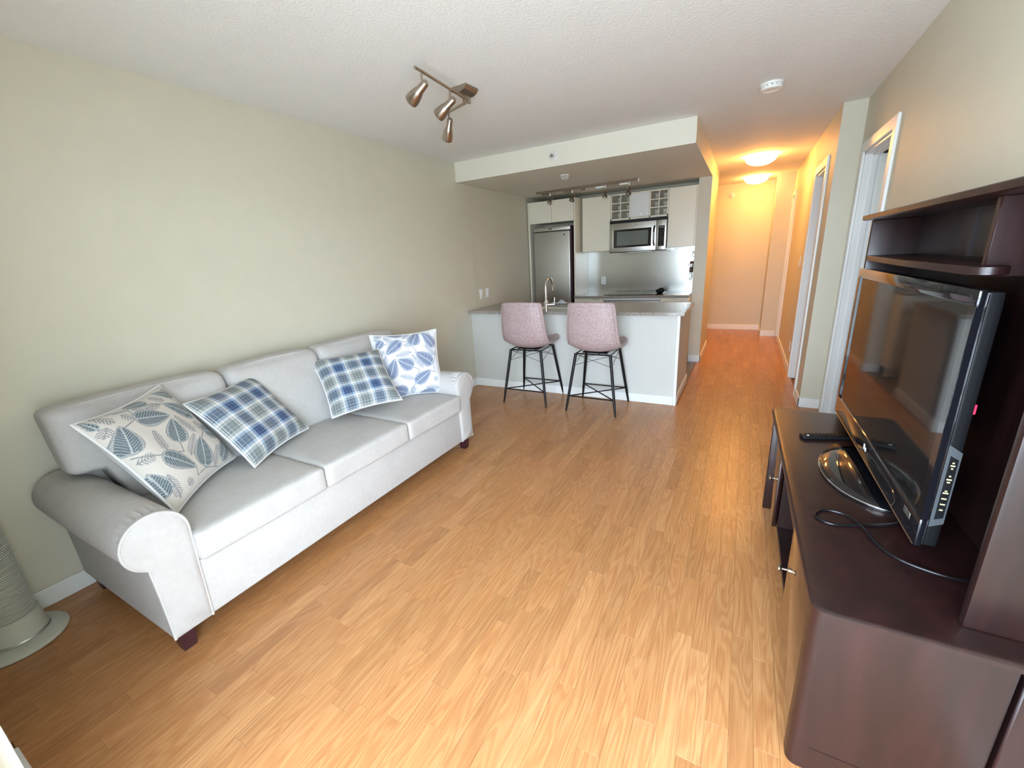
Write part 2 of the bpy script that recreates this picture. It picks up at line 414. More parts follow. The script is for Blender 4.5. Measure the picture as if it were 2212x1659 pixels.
for p in planks[:300]:
    key = (round(p[1]-p[0], 4), round(p[3]-p[2], 4))
    if key not in shared:
        vs, fs = plank_geo(0, p[1]-p[0], 0, p[3]-p[2]); me = bpy.data.meshes.new('floor_strip'); me.from_pydata(vs, [], fs); me.materials.append(M['oak']); shared[key] = me
    o = bpy.data.objects.new('floor_strip', shared[key]); COL.objects.link(o); o.parent = fl; o.location = (p[0], p[2], 0)
rest = MB()
for p in planks[300:]: rest.add(*plank_geo(*p))
o = obj('floor_strips', rest, M['oak_joined'], fl, None); o['kind'] = 'stuff'
# kitchen tiles
kt = obj('kitchen_tile_bed', MB().box((0, 4.4, -.0085), (2.32, YK, -.004)), M['subfloor'], fl, None)
for i in range(8):
    for j in range(5):
        x0 = -.01+i*.2915; y0 = 4.42+j*.305
        obj('tile', MB().box((x0+.002, y0+.002, -.006), (min(x0+.2895, 2.318), min(y0+.303, YK), .0), .0015, 1), M['tile'], fl, None)
# ------------------------------------------------------------------ baseboards and casings
def baseboard(name, *boxes):
    m = MB()
    for lo, hi in boxes: m.box(lo, hi, .004, 1)
    return struct(name, m, M['trim'])
BH, BT = .092, .014
baseboard('baseboard_left', ((0, WY, 0), (BT, 3.751, BH)))
baseboard('baseboard_window', ((0, WY, 0), (.835, WY+BT, BH)))
baseboard('baseboard_right', ((XR-BT, WY, 0), (XR, 3.08, BH)))
baseboard('baseboard_column', ((XH-BT, YE-BT, 0), (XR-.001, YE, BH)), ((XH-BT, YE-BT, 0), (XH, 4.38, BH)))
baseboard('baseboard_hall_right', ((XH-BT, 5.20, 0), (XH, 7.17, BH)))
baseboard('baseboard_hall_end', ((1.1, YEND-BT, 0), (3.106, YEND, BH)), ((3.106-BT, 7.657-BT, 0), (3.106, YEND, BH)), ((3.106-BT, 7.657-BT, 0), (XH-.03, 7.657, BH)))
baseboard('baseboard_hall_left', ((2.213, YST-BT, 0), (XS+BT, YST, BH)), ((XS, YST-BT, 0), (XS+BT, 6.66, BH)))
baseboard('baseboard_peninsula', ((0, 3.751-BT, 0), (2.285, 3.751, BH)), ((2.302, 3.76, 0), (2.302+BT, 4.63, BH)))
def casing(name, x, y0, y1, zt, w=.07, t=.016, depth=.12):
    """door frame in a wall whose room face is x (facing -X)"""
    m = MB()
    m.box((x-t, y0-w, 0), (x+.001, y0, zt+w), .003, 1); m.box((x-t, y1, 0), (x+.001, y1+w, zt+w), .003, 1); m.box((x-t, y0, zt), (x+.001, y1, zt+w), .003, 1)
    m.box((x, y0-.001, 0), (x+depth, y0+.018, zt)); m.box((x, y1-.018, 0), (x+depth, y1+.001, zt)); m.box((x, y0, zt-.018), (x+depth, y1, zt+.001))
    m.box((x+.045, y0+.018, 0), (x+.075, y0+.03, zt-.018)); m.box((x+.045, y1-.03, 0), (x+.075, y1-.018, zt-.018)); m.box((x+.045, y0, zt-.03), (x+.075, y1, zt-.018))
    return struct(name, m, M['trim'])
c1 = casing('door_1', XR, D1a, D1b, DT, depth=.102)
dl = Vector((.8, -.6, 0)); hp = Vector((XR+.105, D1b-.03, 0))
LM = Matrix(((dl.x, .6, 0, hp.x), (dl.y, .8, 0, hp.y), (0, 0, 1, 0), (0, 0, 0, 1)))
leaf = obj('door_leaf', MB().box((0, -.018, .01), (.72, .018, 2.04), .003, 1, LM), M['door'], c1)
obj('hinge', MB().box((.035, -.024, 1.76), (.095, -.017, 1.86), .002, 1, LM).tube([LM @ Vector((.1, -.024, 1.757)), LM @ Vector((.1, -.024, 1.863))], .007, 10), M['steel'], leaf)
c2 = casing('door_2', XH, D2a, D2b, 2.09)
obj('door_leaf', MB().box((XH+.125, D2b-.055, .01), (XH+.78, D2b-.02, 2.06), .003, 1), M['door'], c2)
c3 = casing('door_3', XH, D3a, D3b-.02, 2.12, w=.06)
l3 = obj('door_leaf', MB().box((XH+.05, D3a+.02, .01), (XH+.085, D3b-.04, 2.09), .003, 1), M['door'], c3)
obj('door_knob', MB().lathe([(.0, 0), (.022, .004), (.026, .018), (.02, .032), (.01, .036), (.008, .06)], 16, frame((XH-.005, D3a+.07, .98), (1, 0, 0))), M['nickel'], l3)
# ------------------------------------------------------------------ peninsula half wall
m = MB(); m.box((0, 3.751, 0), (2.30, 3.86, .884)); m.box((2.19, 3.80, 0), (2.30, 4.64, .884)); m.box((0, 4.36, .1), (2.2, 4.40, .884))
struct('wall_peninsula', m, M['greypaint'])
struct('trim_1', MB().box((2.286, 3.735, 0), (2.312, 3.762, .884), .003, 1), M['trim'])

# ------------------------------------------------------------------ sofa
sofa = thing('sofa', 'light grey three-seat sofa with rolled arms and dark wooden feet', 'sofa', (.5, 1.165, 0))
def mirror(y): return 2.33-y
obj('base', MB().box((.08, .20, .10), (.945, 2.13, .365), .012, 3), M['sofa'], sofa)
obj('back_frame', MB().puff((.035, .165, .10), (.20, 2.165, .82), .03, n=6), M['sofa'], sofa)
AC, AR = (.147, .53), .107
def arm_profile(n=34):
    p = [(.105, .10), (.105, .20), (.104, .30), (.102, .38), (.100, .425)]
    p += arc(AC, AR, 245, 0, n)
    p += [(.251, .44), (.248, .34), (.245, .22), (.242, .10)]
    return p
for side in (0, 1):
    S = mirror if side else (lambda y: y)
    P = arm_profile(); nx = 40; vs = []; fs = []; n = len(P)
    for j in range(nx):
        t = j/(nx-1); X = .045+(.925-.045)*t
        for i, (y, z) in enumerate(P):
            dy, dz = y-AC[0], z-AC[1]; g = 0
            if 5 <= i <= n-5:
                th = math.atan2(dz, dy); fall = math.exp(-(.925-X)/.06)
                g = .011*fall*math.sin(th*24)+.004*math.sin(t*math.pi)-.010*math.exp(-(.925-X)/.018)
                d = math.hypot(dy, dz); y += dy/d*g; z += dz/d*g
            vs.append((X, S(y), z))
    for j in range(nx-1):
        for i in range(n-1): fs.append((j*n+i, j*n+i+1, (j+1)*n+i+1, (j+1)*n+i))
        fs.append((j*n+n-1, j*n, (j+1)*n, (j+1)*n+n-1))
    fs.append(tuple(range(n)))
    a = obj('arm', MB().add(vs, fs), M['sofa'], sofa, 50)
    fp = MB(); Q = [(S(y), z) for y, z in arm_profile(26)]; cx, cz = S(.17), .36
    ins = lambda k: [(cx+(y-cx)*k, cz+(z-cz)*k) for y, z in Q]
    n = len(Q); vs = [(.92, y, z) for y, z in Q]+[(.945, y, z) for y, z in Q]+[(.953, y, z) for y, z in ins(.93)]+[(.956, y, z) for y, z in ins(.7)]
    fs = []
    for k in range(3): fs += [(k*n+i, k*n+(i+1) % n, (k+1)*n+(i+1) % n, (k+1)*n+i) for i in range(n)]
    fs.append(tuple(3*n+i for i in range(n)))
    f_ = obj('arm_front', fp.add(vs, fs), M['sofa'], sofa, 50)
    obj('piping', MB().tube([(.946, y, z) for y, z in Q], .0055, 8), M['piping'], f_)
cushY = [(.252, .858), (.862, 1.492), (1.496, 2.078)]
for a, b in cushY:
    c = obj('seat_cushion', MB().puff((.30, a, .362), (.978, b, .492), .022, (.0, .0, .016), 16), M['sofa'], sofa, 60)
    for z in (.379, .478):
        pth = [(.40, a+.006, z), (.90, a+.006, z)]+[(.955+.017*math.cos(t), a+.024+.017*math.sin(t), z) for t in (-1.57, -.8, 0)]
        pth += [(.974, (a+b)/2, z)]+[(.955+.017*math.cos(t), b-.024+.017*math.sin(t), z) for t in (0, .8, 1.57)]+[(.90, b-.006, z), (.40, b-.006, z)]
        obj('piping', MB().tube(pth, .0045, 6), M['piping'], c)
def smooth(t): t = max(0, min(1, t)); return t*t*(3-2*t)
def back_cushion(a, b, over0, over1):
    def fn(P):
        x, y, z = P
        s = 0
        if over0: s = max(s, 1-smooth((y-.235)/.05))
        if over1: s = max(s, smooth((y-(2.33-.285))/.05))
        zl = .47+(.665-.47)*s; z = zl+(z-.47)/(.955-.47)*(.955-zl)
        x -= (z-.47)*.30
        return (x, y, z)
    c = obj('back_cushion', MB().puff((.235, a, .47), (.405, b, .955), .05, (.03, .0, .012), 18, fn), M['sofa'], sofa, 60)
    for k in (.262, .375):
        pth = [fn((k, a+.012, z)) for z in (.55, .7, .85)]+[fn((k, a+.03, .928)), fn((k, a+.06, .945))]+[fn((k, a+(b-a)*t, .948+.008*math.sin(t*math.pi))) for t in (.3, .5, .7)]+[fn((k, b-.06, .945)), fn((k, b-.03, .928))]+[fn((k, b-.012, z)) for z in (.85, .7, .55)]
        obj('piping', MB().tube(pth, .0045, 6), M['piping'], c)
back_cushion(.125, .852, True, False); back_cushion(.862, 1.462, False, False); back_cushion(1.472, 2.205, False, True)
for x in (.10, .89):
    for y in (.15, 2.18):
        obj('leg', MB().add([(x-.032+d[0], y-.032+d[1], .10) for d in ((0, 0), (.064, 0), (.064, .064), (0, .064))]+[(x-.023+d[0], y-.023+d[1], 0) for d in ((0, 0), (.046, 0), (.046, .046), (0, .046))],
            [(0, 1, 2, 3), (7, 6, 5, 4), (0, 4, 5, 1), (1, 5, 6, 2), (2, 6, 7, 3), (3, 7, 4, 0)]), M['darkleg'], sofa, 30)

# ------------------------------------------------------------------ throw pillows
def pillow_mat(e): return Euler(e, 'XYZ').to_matrix().to_4x4()
LEAVES = []; FERNS = []; VINES = []
def _homog():
    # maps the print seen on the pillow to the pillow's own square (u right, v up)
    src = [(60, 580), (1170, 60), (2090, 980), (1390, 1640)]; dst = [(0, 1), (1, 1), (1, 0), (0, 0)]
    A = []; B = []
    for (x, y), (u, v) in zip(src, dst):
        A.append([x, y, 1, 0, 0, 0, -u*x, -u*y]); B.append(u); A.append([0, 0, 0, x, y, 1, -v*x, -v*y]); B.append(v)
    n = 8
    for i in range(n):
        p = max(range(i, n), key=lambda r: abs(A[r][i])); A[i], A[p] = A[p], A[i]; B[i], B[p] = B[p], B[i]
        for r in range(n):
            if r != i:
                k = A[r][i]/A[i][i]; A[r] = [a-k*b for a, b in zip(A[r], A[i])]; B[r] -= k*B[i]
    h = [B[i]/A[i][i] for i in range(n)]
    return lambda x, y: ((h[0]*x+h[1]*y+h[2])/(h[6]*x+h[7]*y+1), (h[3]*x+h[4]*y+h[5])/(h[6]*x+h[7]*y+1))
_hm = _homog()
for tx, ty, bx, by, k in [(985, 200, 1250, 265, .62), (1070, 390, 1500, 540, .5), (1150, 565, 715, 600, .6), (1175, 610, 1290, 900, .75), (1830, 720, 1590, 730, .8), (530, 690, 740, 1040, .75),
                          (1510, 1200, 1060, 1070, .55), (1530, 830, 1640, 1180, .62), (1890, 790, 1870, 1080, .5), (1390, 270, 1650, 520, .5), (600, 395, 870, 330, .5), (950, 1260, 1240, 1490, .6), (100, 550, 320, 700, .5)]:
    (a0, a1), (b0, b1) = _hm(tx, ty), _hm(bx, by); dx, dy = (a0-b0)*.03, (a1-b1)*.03
    LEAVES.append(((a0+dx, a1+dy), (b0-dx, b1-dy), k*1.12))
for a in [(210, 510, 490, 630), (1210, 570, 1480, 770), (950, 760, 1120, 1010), (1150, 1290, 1380, 1510), (1450, 800, 1430, 1060), (920, 270, 1110, 345), (1040, 395, 850, 455), (1480, 615, 1575, 725), (810, 1140, 980, 1070), (1755, 920, 1785, 1160), (550, 510, 700, 600), (1310, 270, 1370, 420), (400, 690, 400, 815), (690, 450, 800, 400), (1570, 560, 1720, 590), (1440, 1400, 1480, 1330), (1130, 150, 1330, 200)]:
    FERNS.append((_hm(a[0], a[1]), _hm(a[2], a[3])))
for pl in [[(700, 620), (600, 710), (560, 800)], [(1190, 300), (1290, 370)], [(1060, 390), (860, 380), (400, 470)], [(1500, 540), (1570, 650), (1580, 760), (1540, 870)], [(1290, 900), (1340, 1010), (1060, 1070), (740, 1080)], [(1510, 1220), (1550, 1290), (1640, 1200), (1850, 1150)], [(480, 480), (650, 450), (710, 560)], [(1830, 740), (1960, 850), (1950, 1000)]]:
    VINES.append([_hm(*p) for p in pl])
def leaf_colour(u, v, tint):
    base, slate, line, pale = tint
    best = base
    for pl in VINES:
        for (ax, ay), (bx, by) in zip(pl, pl[1:]):
            dx, dy = bx-ax, by-ay; L2 = dx*dx+dy*dy; t = max(0, min(1, ((u-ax)*dx+(v-ay)*dy)/L2))
            if math.hypot(u-ax-dx*t, v-ay-dy*t) < .0055: best = line
    for (ax, ay), (bx, by) in FERNS:
        dx, dy = bx-ax, by-ay; L = math.hypot(dx, dy); t = ((u-ax)*dx+(v-ay)*dy)/L/L; s = ((u-ax)*dy-(v-ay)*dx)/L
        w = .042*(.35+.65*min(1, t*3))*(1 if t < .85 else max(.2, (1-t)/.15))
        if -.02 < t < 1.02 and abs(s) < w:
            if abs(s) < .004: best = line
            else:
                ph = ((t*L-abs(s)*.7)/.021) % 1
                if ph < .52: best = line
    for (tx, ty), (bx, by), k in LEAVES:
        dx, dy = tx-bx, ty-by; L = math.hypot(dx, dy); t = ((u-bx)*dx+(v-by)*dy)/L/L; s = ((u-bx)*dy-(v-by)*dx)/L
        if not -.02 < t < 1.0: continue
        tt = max(0, min(1, t)); wd = k*L*.5*(math.sin(math.pi*tt**.72)**.8)*(1-.25*tt) if 0 < tt < 1 else 0
        r = abs(s)/max(wd, 1e-5)
        if r < 1:
            if r > .90 or t < .02: best = line
            elif r > .74 or t < .08 or t > .9:
                best = pale if ((t*L*60) % 1) < .6 else line
            else:
                best = slate
                if abs(s) < .0055: best = pale
                else:
                    ph = ((t*L-abs(s)*.8)/.024) % 1
                    if ph < .2: best = pale
    return best
def pillow(name, label, loc, e, s, kind, thick=.075, rot=0, tint=None):
    Mx = pillow_mat(e); t = thing(name, label, 'pillow', loc, Mx, 'throw pillows on the sofa')
    N = 230 if kind == 'leaf' else 44
    def shape(u, v, sgn):
        x, y = 2*u-1, 2*v-1; k = .085
        px = s/2*x*(1-k*(1-y*y)*abs(x)**2); py = s/2*y*(1-k*(1-x*x)*abs(y)**2)
        z = sgn*thick*(max(0, (1-x**4)*(1-y**4))**.62)
        z += sgn*.004*math.sin(x*7+y*3)*(1-x*x)*(1-y*y)
        return (px, py, z)
    fr = obj('front_cover', MB().grid(N, N, lambda u, v: shape(u, v, 1)), M['leafprint'] if kind == 'leaf' else M['plaid'], t, 80, True)
    me = fr.data; uv = me.uv_layers.new(name='UVMap')
    for lp in me.loops:
        i = lp.vertex_index; uv.data[lp.index].uv = ((i % N)/(N-1), (i//N)/(N-1))
    if kind == 'leaf':
        ca = me.color_attributes.new('print', 'FLOAT_COLOR', 'POINT')
        for i in range(N*N):
            u, v = (i % N)/(N-1), (i//N)/(N-1)
            for _ in range(rot): u, v = v, 1-u
            ca.data[i].color = leaf_colour(u, v, tint)
    obj('back_cover', MB().grid(30, 30, lambda u, v: shape(u, v, -1), True), M['pillowback'], t, 80, True)
    n = 24; edge = [shape(i/n, 0, 1) for i in range(n)]+[shape(1, i/n, 1) for i in range(n)]+[shape(1-i/n, 1, 1) for i in range(n)]+[shape(0, 1-i/n, 1) for i in range(n)]
    obj('piping', MB().tube(edge, .0055, 7, True), M['pillowback'], t, 60, True)
    return t
T1 = (srgb(206, 201, 193), srgb(98, 110, 118), srgb(142, 142, 144), srgb(180, 186, 184))
T2 = (srgb(226, 226, 229), srgb(108, 121, 148), srgb(150, 158, 174), srgb(190, 198, 212))
pillow('leaf_print_pillow', 'cream throw pillow with grey leaf print leaning on the sofa arm by the tower fan', (.535, .408, .742), (1.042, -.027, 2.196), .50, 'leaf', tint=T1)
pillow('plaid_pillow', 'blue and grey plaid throw pillow tilted beside the cream leaf pillow', (.453, .842, .700), (.867, -.048, 1.912), .46, 'plaid', .07)
pillow('plaid_pillow', 'blue and grey plaid throw pillow lying in front of the white leaf pillow', (.515, 1.535, .722), (.743, -.03, 1.1), .466, 'plaid', .07)
pillow('leaf_print_pillow', 'white throw pillow with blue leaf print against the sofa arm by the bar stools', (.586, 1.974, .733), (1.3, .018, .882), .50, 'leaf', .07, 1, T2)

# ------------------------------------------------------------------ bar stools
def make_stool(label, loc):
    t = thing('bar_stool', label, 'bar stool', loc, None, 'bar stools at the peninsula')
    path = [(-.245, 1.045), (-.240, .97), (-.232, .88), (-.222, .79), (-.205, .715), (-.175, .655), (-.125, .618), (-.05, .606), (.04, .612), (.11, .625), (.17, .640), (.215, .650)]
    halfw = [.200, .212, .222, .230, .236, .240, .243, .245, .243, .238, .225, .19]
    def at(s):
        q = s*(len(path)-1); i = min(int(q), len(path)-2); f = q-i
        def cr(L):
            g = lambda j: L[max(0, min(len(L)-1, j))]
            a, b, c, d = g(i-1), g(i), g(i+1), g(i+2)
            return .5*((2*b)+(-a+c)*f+(2*a-5*b+4*c-d)*f*f+(-a+3*b-3*c+d)*f**3)
        return cr([p[0] for p in path]), cr([p[1] for p in path]), cr(halfw)
    def surf(u, s, off=0):
        y, z, hw = at(s); y2, z2, _ = at(min(1, s+.02)); y1, z1, _ = at(max(0, s-.02))
        ty, tz = y2-y1, z2-z1; L = math.hypot(ty, tz); ny, nz = -tz/L, ty/L       # towards the sitter
        x = (2*u-1); c = (.052*(1-.45*smooth((s-.6)/.3)))*abs(x)**2.4-off
        if s < .08: z -= (.012*abs(x)**2)*(1-s/.08)
        return (x*hw, y+ny*c, z+nz*c)
    n = 26; k = 44; th = .030
    vs = [surf(i/(n-1), j/(k-1)) for j in range(k) for i in range(n)]+[surf(i/(n-1), j/(k-1), th) for j in range(k) for i in range(n)]
    fs = []; o = n*k
    for j in range(k-1):
        for i in range(n-1):
            a = j*n+i; fs += [(a, a+1, a+n+1, a+n), (o+a+n, o+a+n+1, o+a+1, o+a)]
    for i in range(n-1): fs += [(o+i, o+i+1, i+1, i), ((k-1)*n+i, (k-1)*n+i+1, o+(k-1)*n+i+1, o+(k-1)*n+i)]
    for j in range(k-1): fs += [(j*n, (j+1)*n, o+(j+1)*n, o+j*n), (o+j*n+n-1, o+(j+1)*n+n-1, (j+1)*n+n-1, j*n+n-1)]
    sh = obj('seat_shell', MB().add(vs, fs), M['leather'], t, 70, True)
    rim = [surf(i/(n-1), 0, th/2) for i in range(n)]+[surf(1, j/(k-1), th/2) for j in range(1, k)]+[surf(1-i/(n-1), 1, th/2) for i in range(1, n)]+[surf(0, 1-j/(k-1), th/2) for j in range(1, k-1)]
    obj('rim', MB().tube(rim, th/2+.0008, 10, True), M['leather'], sh, 70, True)
    obj('seam', MB().tube([surf(.05+.9*i/20, .035, th+.0005) for i in range(21)], .0022, 6), M['leather'], sh, 70, True)
    obj('seat_frame', MB().tube([(-.168, -.155, .566), (.168, -.155, .566), (.168, .155, .566), (-.168, .155, .566)], .007, 8, True).box((-.12, -.11, .566), (.12, .11, .577), .003, 1), M['blackmetal'], t, 40, True)
    top = {}; bot = {}
    for sx in (-1, 1):
        for sy in (-1, 1):
            top[sx, sy] = Vector((sx*.168, sy*.155, .568)); bot[sx, sy] = Vector((sx*.245, sy*.238, 0))
            a, b = top[sx, sy], bot[sx, sy]
            obj('leg', MB().tube([a, a.lerp(b, .4), a.lerp(b, .8), b], [.0145, .0145, .0125, .0085], 12), M['blackmetal'], t, 50, True)
    at_z = lambda q, z: top[q].lerp(bot[q], (.568-z)/.568)
    for a, b in (((-1, -1), (1, -1)), ((-1, 1), (1, 1)), ((-1, -1), (1, 1)), ((1, -1), (-1, 1))):
        obj('stretcher', MB().tube([at_z(a, .153), at_z(b, .153)], .0062, 8), M['blackmetal'], t, 50, True)
    for a, b in (((-1, -1), (1, -1)), ((1, -1), (1, 1)), ((1, 1), (-1, 1)), ((-1, 1), (-1, -1))):
        for p, q in ((a, b), (b, a)):
            obj('wire_brace', MB().tube([at_z(p, .455), at_z(q, .56)], .0022, 6), M['blackmetal'], t, 50, True)
    return t
st = make_stool('dusty pink leather bar stool, the one nearer the left wall and sofa', (.897, 3.508, 0))
copy_thing(st, Matrix.Translation((1.612, 3.490, 0)) @ Matrix.Rotation(math.radians(-1), 4, 'Z'), 'dusty pink leather bar stool, the one nearer the open end of the peninsula')

# ------------------------------------------------------------------ tower fan
fan = thing('tower_fan', 'off-white plastic tower fan on a round base in the corner behind the sofa', 'fan', (.165, -.165, 0))
obj('base', MB().lathe([(.135, 0), (.152, .004), (.153, .010), (.146, .018), (.105, .026), (.0, .030)], 48, Matrix.Translation((.175, -.17, 0)), cap1=False), M['beigeplastic'], fan, 50)
FC = Matrix.Translation((.155, -.165, 0))
obj('collar', MB().lathe([(.096, .026), (.092, .05), (.088, .10), (.086, .13), (.0, .135)], 40, FC, cap1=False), M['beigeplastic'], fan, 50)
obj('collar_ring', MB().lathe([(.098, .026), (.101, .031), (.098, .036), (.094, .036)], 40, FC), M['steel'], fan, 50)
obj('column', MB().lathe([(.072, .12), (.072, .89), (.076, .892), (.078, .91), (.07, .935), (.045, .947), (.0, .95)], 40, FC, cap1=False), M['beigeplastic'], fan, 50)
g = MB()
for i in range(78):
    z = .14+i*.0096
    g.tube([FC @ Vector((.079*math.cos(a), .079*math.sin(a), z)) for a in [math.radians(-110+k*220/24) for k in range(25)]], .0031, 5)
gr = obj('grille', g, M['beigeplastic'], fan, 50); gr['kind'] = 'stuff'
g = MB()
for a in (-110, 110):
    r = math.radians(a); g.tube([FC @ Vector((.080*math.cos(r), .080*math.sin(r), z)) for z in (.13, .5, .90)], .006, 6)
obj('grille_rib', g, M['beigeplastic'], fan, 50)

# ------------------------------------------------------------------ TV stand
TZ = .575
ts = thing('tv_stand', 'dark espresso wood TV stand with two doors and open centre shelves', 'tv stand', (3.25, 1.5, 0))
E_ = M['espresso']
pl = [(x+(.022*(2.285-y)/1.56 if x < 3.2 else 0), y) for x, y in rrect(2.998, 3.482, .722, 2.285, .035, 5)]
def slab(poly, z0, z1, r=.008):
    """plate with softly rounded upper and lower rim"""
    cx = sum(p[0] for p in poly)/len(poly); cy = sum(p[1] for p in poly)/len(poly); n = len(poly); b = MB(); vs = []
    for z, d in ((z0, r), (z0+r*.5, 0), (z1-r*.5, 0), (z1-r*.15, r*.4), (z1, r)):
        for x, y in poly: vs.append((x-(d if x > cx else -d), y-(d if y > cy else -d), z))
    fs = [tuple(range(n-1, -1, -1)), tuple(4*n+i for i in range(n))]
    for k in range(4): fs += [(k*n+i, k*n+(i+1) % n, (k+1)*n+(i+1) % n, (k+1)*n+i) for i in range(n)]
    return b.add(vs, fs)
obj('top', slab(pl, TZ-.024, TZ, .011), E_, ts, 35)
obj('side_panel', MB().prism([(3.402, .79), (3.026, .79)]+arc((3.052, .765), .026, 180, 270, 6)+[(3.396, .739), (3.402, .745)], 0, TZ-.0235, 'z'), E_, ts, 35)
obj('side_panel', MB().box((3.005, 2.15, .0), (3.402, 2.19, TZ-.023), .006, 2), E_, ts)
for y0 in (.752, 2.155): obj('rear_upright', MB().box((3.418, y0, .0), (3.474, y0+.03, TZ-.023), .004, 1), E_, ts)
obj('kick_board', MB().box((3.075, .7385, .006), (3.395, .7435, .082), .0008, 1).box((3.075, .7375, .082), (3.395, .7425, .088)), E_, ts)
obj('bottom_panel', MB().box((3.05, .785, .085), (3.45, 2.155, .105), .002, 1), E_, ts)
obj('back_panel', MB().box((3.43, .785, .09), (3.444, 2.155, TZ-.022)), E_, ts)
for y in (1.205, 1.825): obj('partition', MB().box((3.05, y-.01, .10), (3.44, y+.01, TZ-.022), .002, 1), E_, ts)
obj('shelf', MB().box((3.06, 1.21, .345), (3.44, 1.82, .363), .003, 1), E_, ts)
obj('shelf', MB().box((3.10, 1.21, .205), (3.44, 1.82, .223), .003, 1), E_, ts)
def knob(parent, y, z, x=3.026):
    return obj('knob', MB().lathe([(.010, .0), (.010, .002), (.004, .004), (.004, .020), (.010, .024), (.0125, .028), (.011, .032), (.0, .034)], 18, frame((x, y, z), (-1, 0, 0)), cap1=False), M['nickel'], parent, 50)
for y0, y1, ky in ((.792, 1.195, 1.165), (1.832, 2.148, 1.862)):
    d_ = obj('door', MB().box((3.026, y0, .09), (3.046, y1, TZ-.034), .003, 2), M['espresso_gloss'], ts); knob(d_, ky, .345)
# hutch on top of it
hu = thing('hutch', 'dark espresso wood open hutch standing on the TV stand', 'hutch', (3.38, 1.55, TZ))
HX, HZ = 3.318, 1.545
obj('side_panel', MB().box((HX, .800, TZ), (3.476, .828, HZ), .006, 2), E_, hu)
obj('side_panel', MB().box((HX-.02, 2.27, TZ), (3.476, 2.295, HZ), .006, 2), E_, hu)
obj('back_panel', MB().box((3.468, .82, TZ), (3.478, 2.28, HZ)), E_, hu)
obj('top', slab(rrect(3.268, 3.482, .77, 2.345, .02, 4), HZ, HZ+.024, .008), E_, hu, 35)
sp = [(3.466, 2.272), (3.466, 1.136), (3.33, 1.134)]+[(3.315+.04*math.cos(t), 1.125+.045*math.sin(t)) for t in (-.6, -1.1, -1.57, -2.0, -2.5, -3.0)]+[(3.275, 1.6), (3.285, 2.0), (3.30, 2.272)]
obj('shelf', slab(sp[::-1], 1.362, 1.386, .006), E_, hu, 35)
obj('divider', MB().box((HX-.006, 1.128, 1.356), (3.4675, 1.150, HZ), .003, 1), E_, hu)
obj('back_batten', MB().box((3.460, 1.70, 1.386), (3.468, 1.712, HZ)), E_, hu)
# ------------------------------------------------------------------ television
tv = thing('television', 'black flat-screen television with glossy bezel on an oval stand', 'television', (3.30, 1.6, TZ))
TX, T0, T1y, TB, TT = 3.270, 1.022, 2.172, .632, 1.335
obj('stand_base', MB().add(*(lambda n: ([(3.295+.165*k*math.cos(2*math.pi*i/n), 1.55+.262*k*math.sin(2*math.pi*i/n), z) for k, z in ((1, TZ), (1.0, TZ+.006), (.97, TZ+.012), (.80, TZ+.018), (.3, TZ+.022)) for i in range(n)],
    [tuple(4*n+i for i in range(n)), tuple(range(n-1, -1, -1))]+[(k*n+i, k*n+(i+1) % n, (k+1)*n+(i+1) % n, (k+1)*n+i) for k in range(4) for i in range(n)]))(56)), M['blackgloss'], tv, 45)
obj('rim_highlight', MB().tube([(3.295+.163*math.cos(2*math.pi*i/56), 1.55+.260*math.sin(2*math.pi*i/56), TZ+.009) for i in range(56)], .0032, 6, True), M['chrome'], tv)  # chrome line in place of the thin highlight on the glossy black rim
obj('neck', MB().box((3.30, 1.44, TZ+.015), (3.335, 1.70, TB+.05), .008, 2), M['blackgloss'], tv)
obj('cabinet', MB().puff((TX+.012, T0+.004, TB+.004), (TX+.050, T1y-.004, TT-.004), .008, n=6), M['bluegloss'], tv, 45)
obj('rear_housing', MB().puff((TX+.04, T0+.12, TB+.06), (3.365, T1y-.12, TT-.10), .03, n=6), M['blackplastic'], tv, 45)
bz = MB(); bw, bb = .034, .085
bz.box((TX, T0, TB), (TX+.016, T1y, TB+bb), .003, 2); bz.box((TX, T0, TT-.04), (TX+.016, T1y, TT), .003, 2)
bz.box((TX, T0, TB+bb), (TX+.016, T0+bw, TT-.04), .001, 1); bz.box((TX, T1y-bw, TB+bb), (TX+.016, T1y, TT-.04), .001, 1)
be = obj('bezel', bz, M['blackgloss'], tv)
obj('screen', MB().box((TX+.006, T0+bw-.002, TB+bb-.002), (TX+.014, T1y-bw+.002, TT-.038)), M['screen'], tv, None)
obj('edge_trim', MB().tube([(TX+.018, T0+.001, TB+.012), (TX+.018, T0+.001, TT-.012)], .0016, 6), M['chrome'], tv)
obj('bottom_trim', MB().tube([(TX-.0005, T0+.01, TB+.001), (TX-.0005, T1y-.01, TB+.001)], .0014, 6), M['nickel'], tv)
obj('logo', MB().box((TX-.0012, 1.596, TB+.036), (TX+.002, 1.612, TB+.058), .001, 1).box((TX-.0012, 1.577, TB+.034), (TX+.002, 1.590, TB+.050), .001, 1), M['plate'], be)
obj('badge', MB().box((TX-.001, 1.085, TB+.045), (TX+.002, 1.135, TB+.064), .0005, 1), M['steel'], be)
obj('badge_stripe', MB().box((TX-.0012, 1.118, TB+.047), (TX+.002, 1.133, TB+.062)), M['tealpanel'], be, None)
bp = obj('button_panel', MB().prism([(3.289, .70), (3.317, .715), (3.317, .925), (3.289, .945)], T0-.001, T0+.006, 'y'), M['tealpanel'], tv, None)
obj('button_panel_face', MB().prism([(3.296, .725), (3.313, .733), (3.313, .905), (3.296, .915)], T0-.0016, T0+.003, 'y'), M['bluegloss'], bp, None)
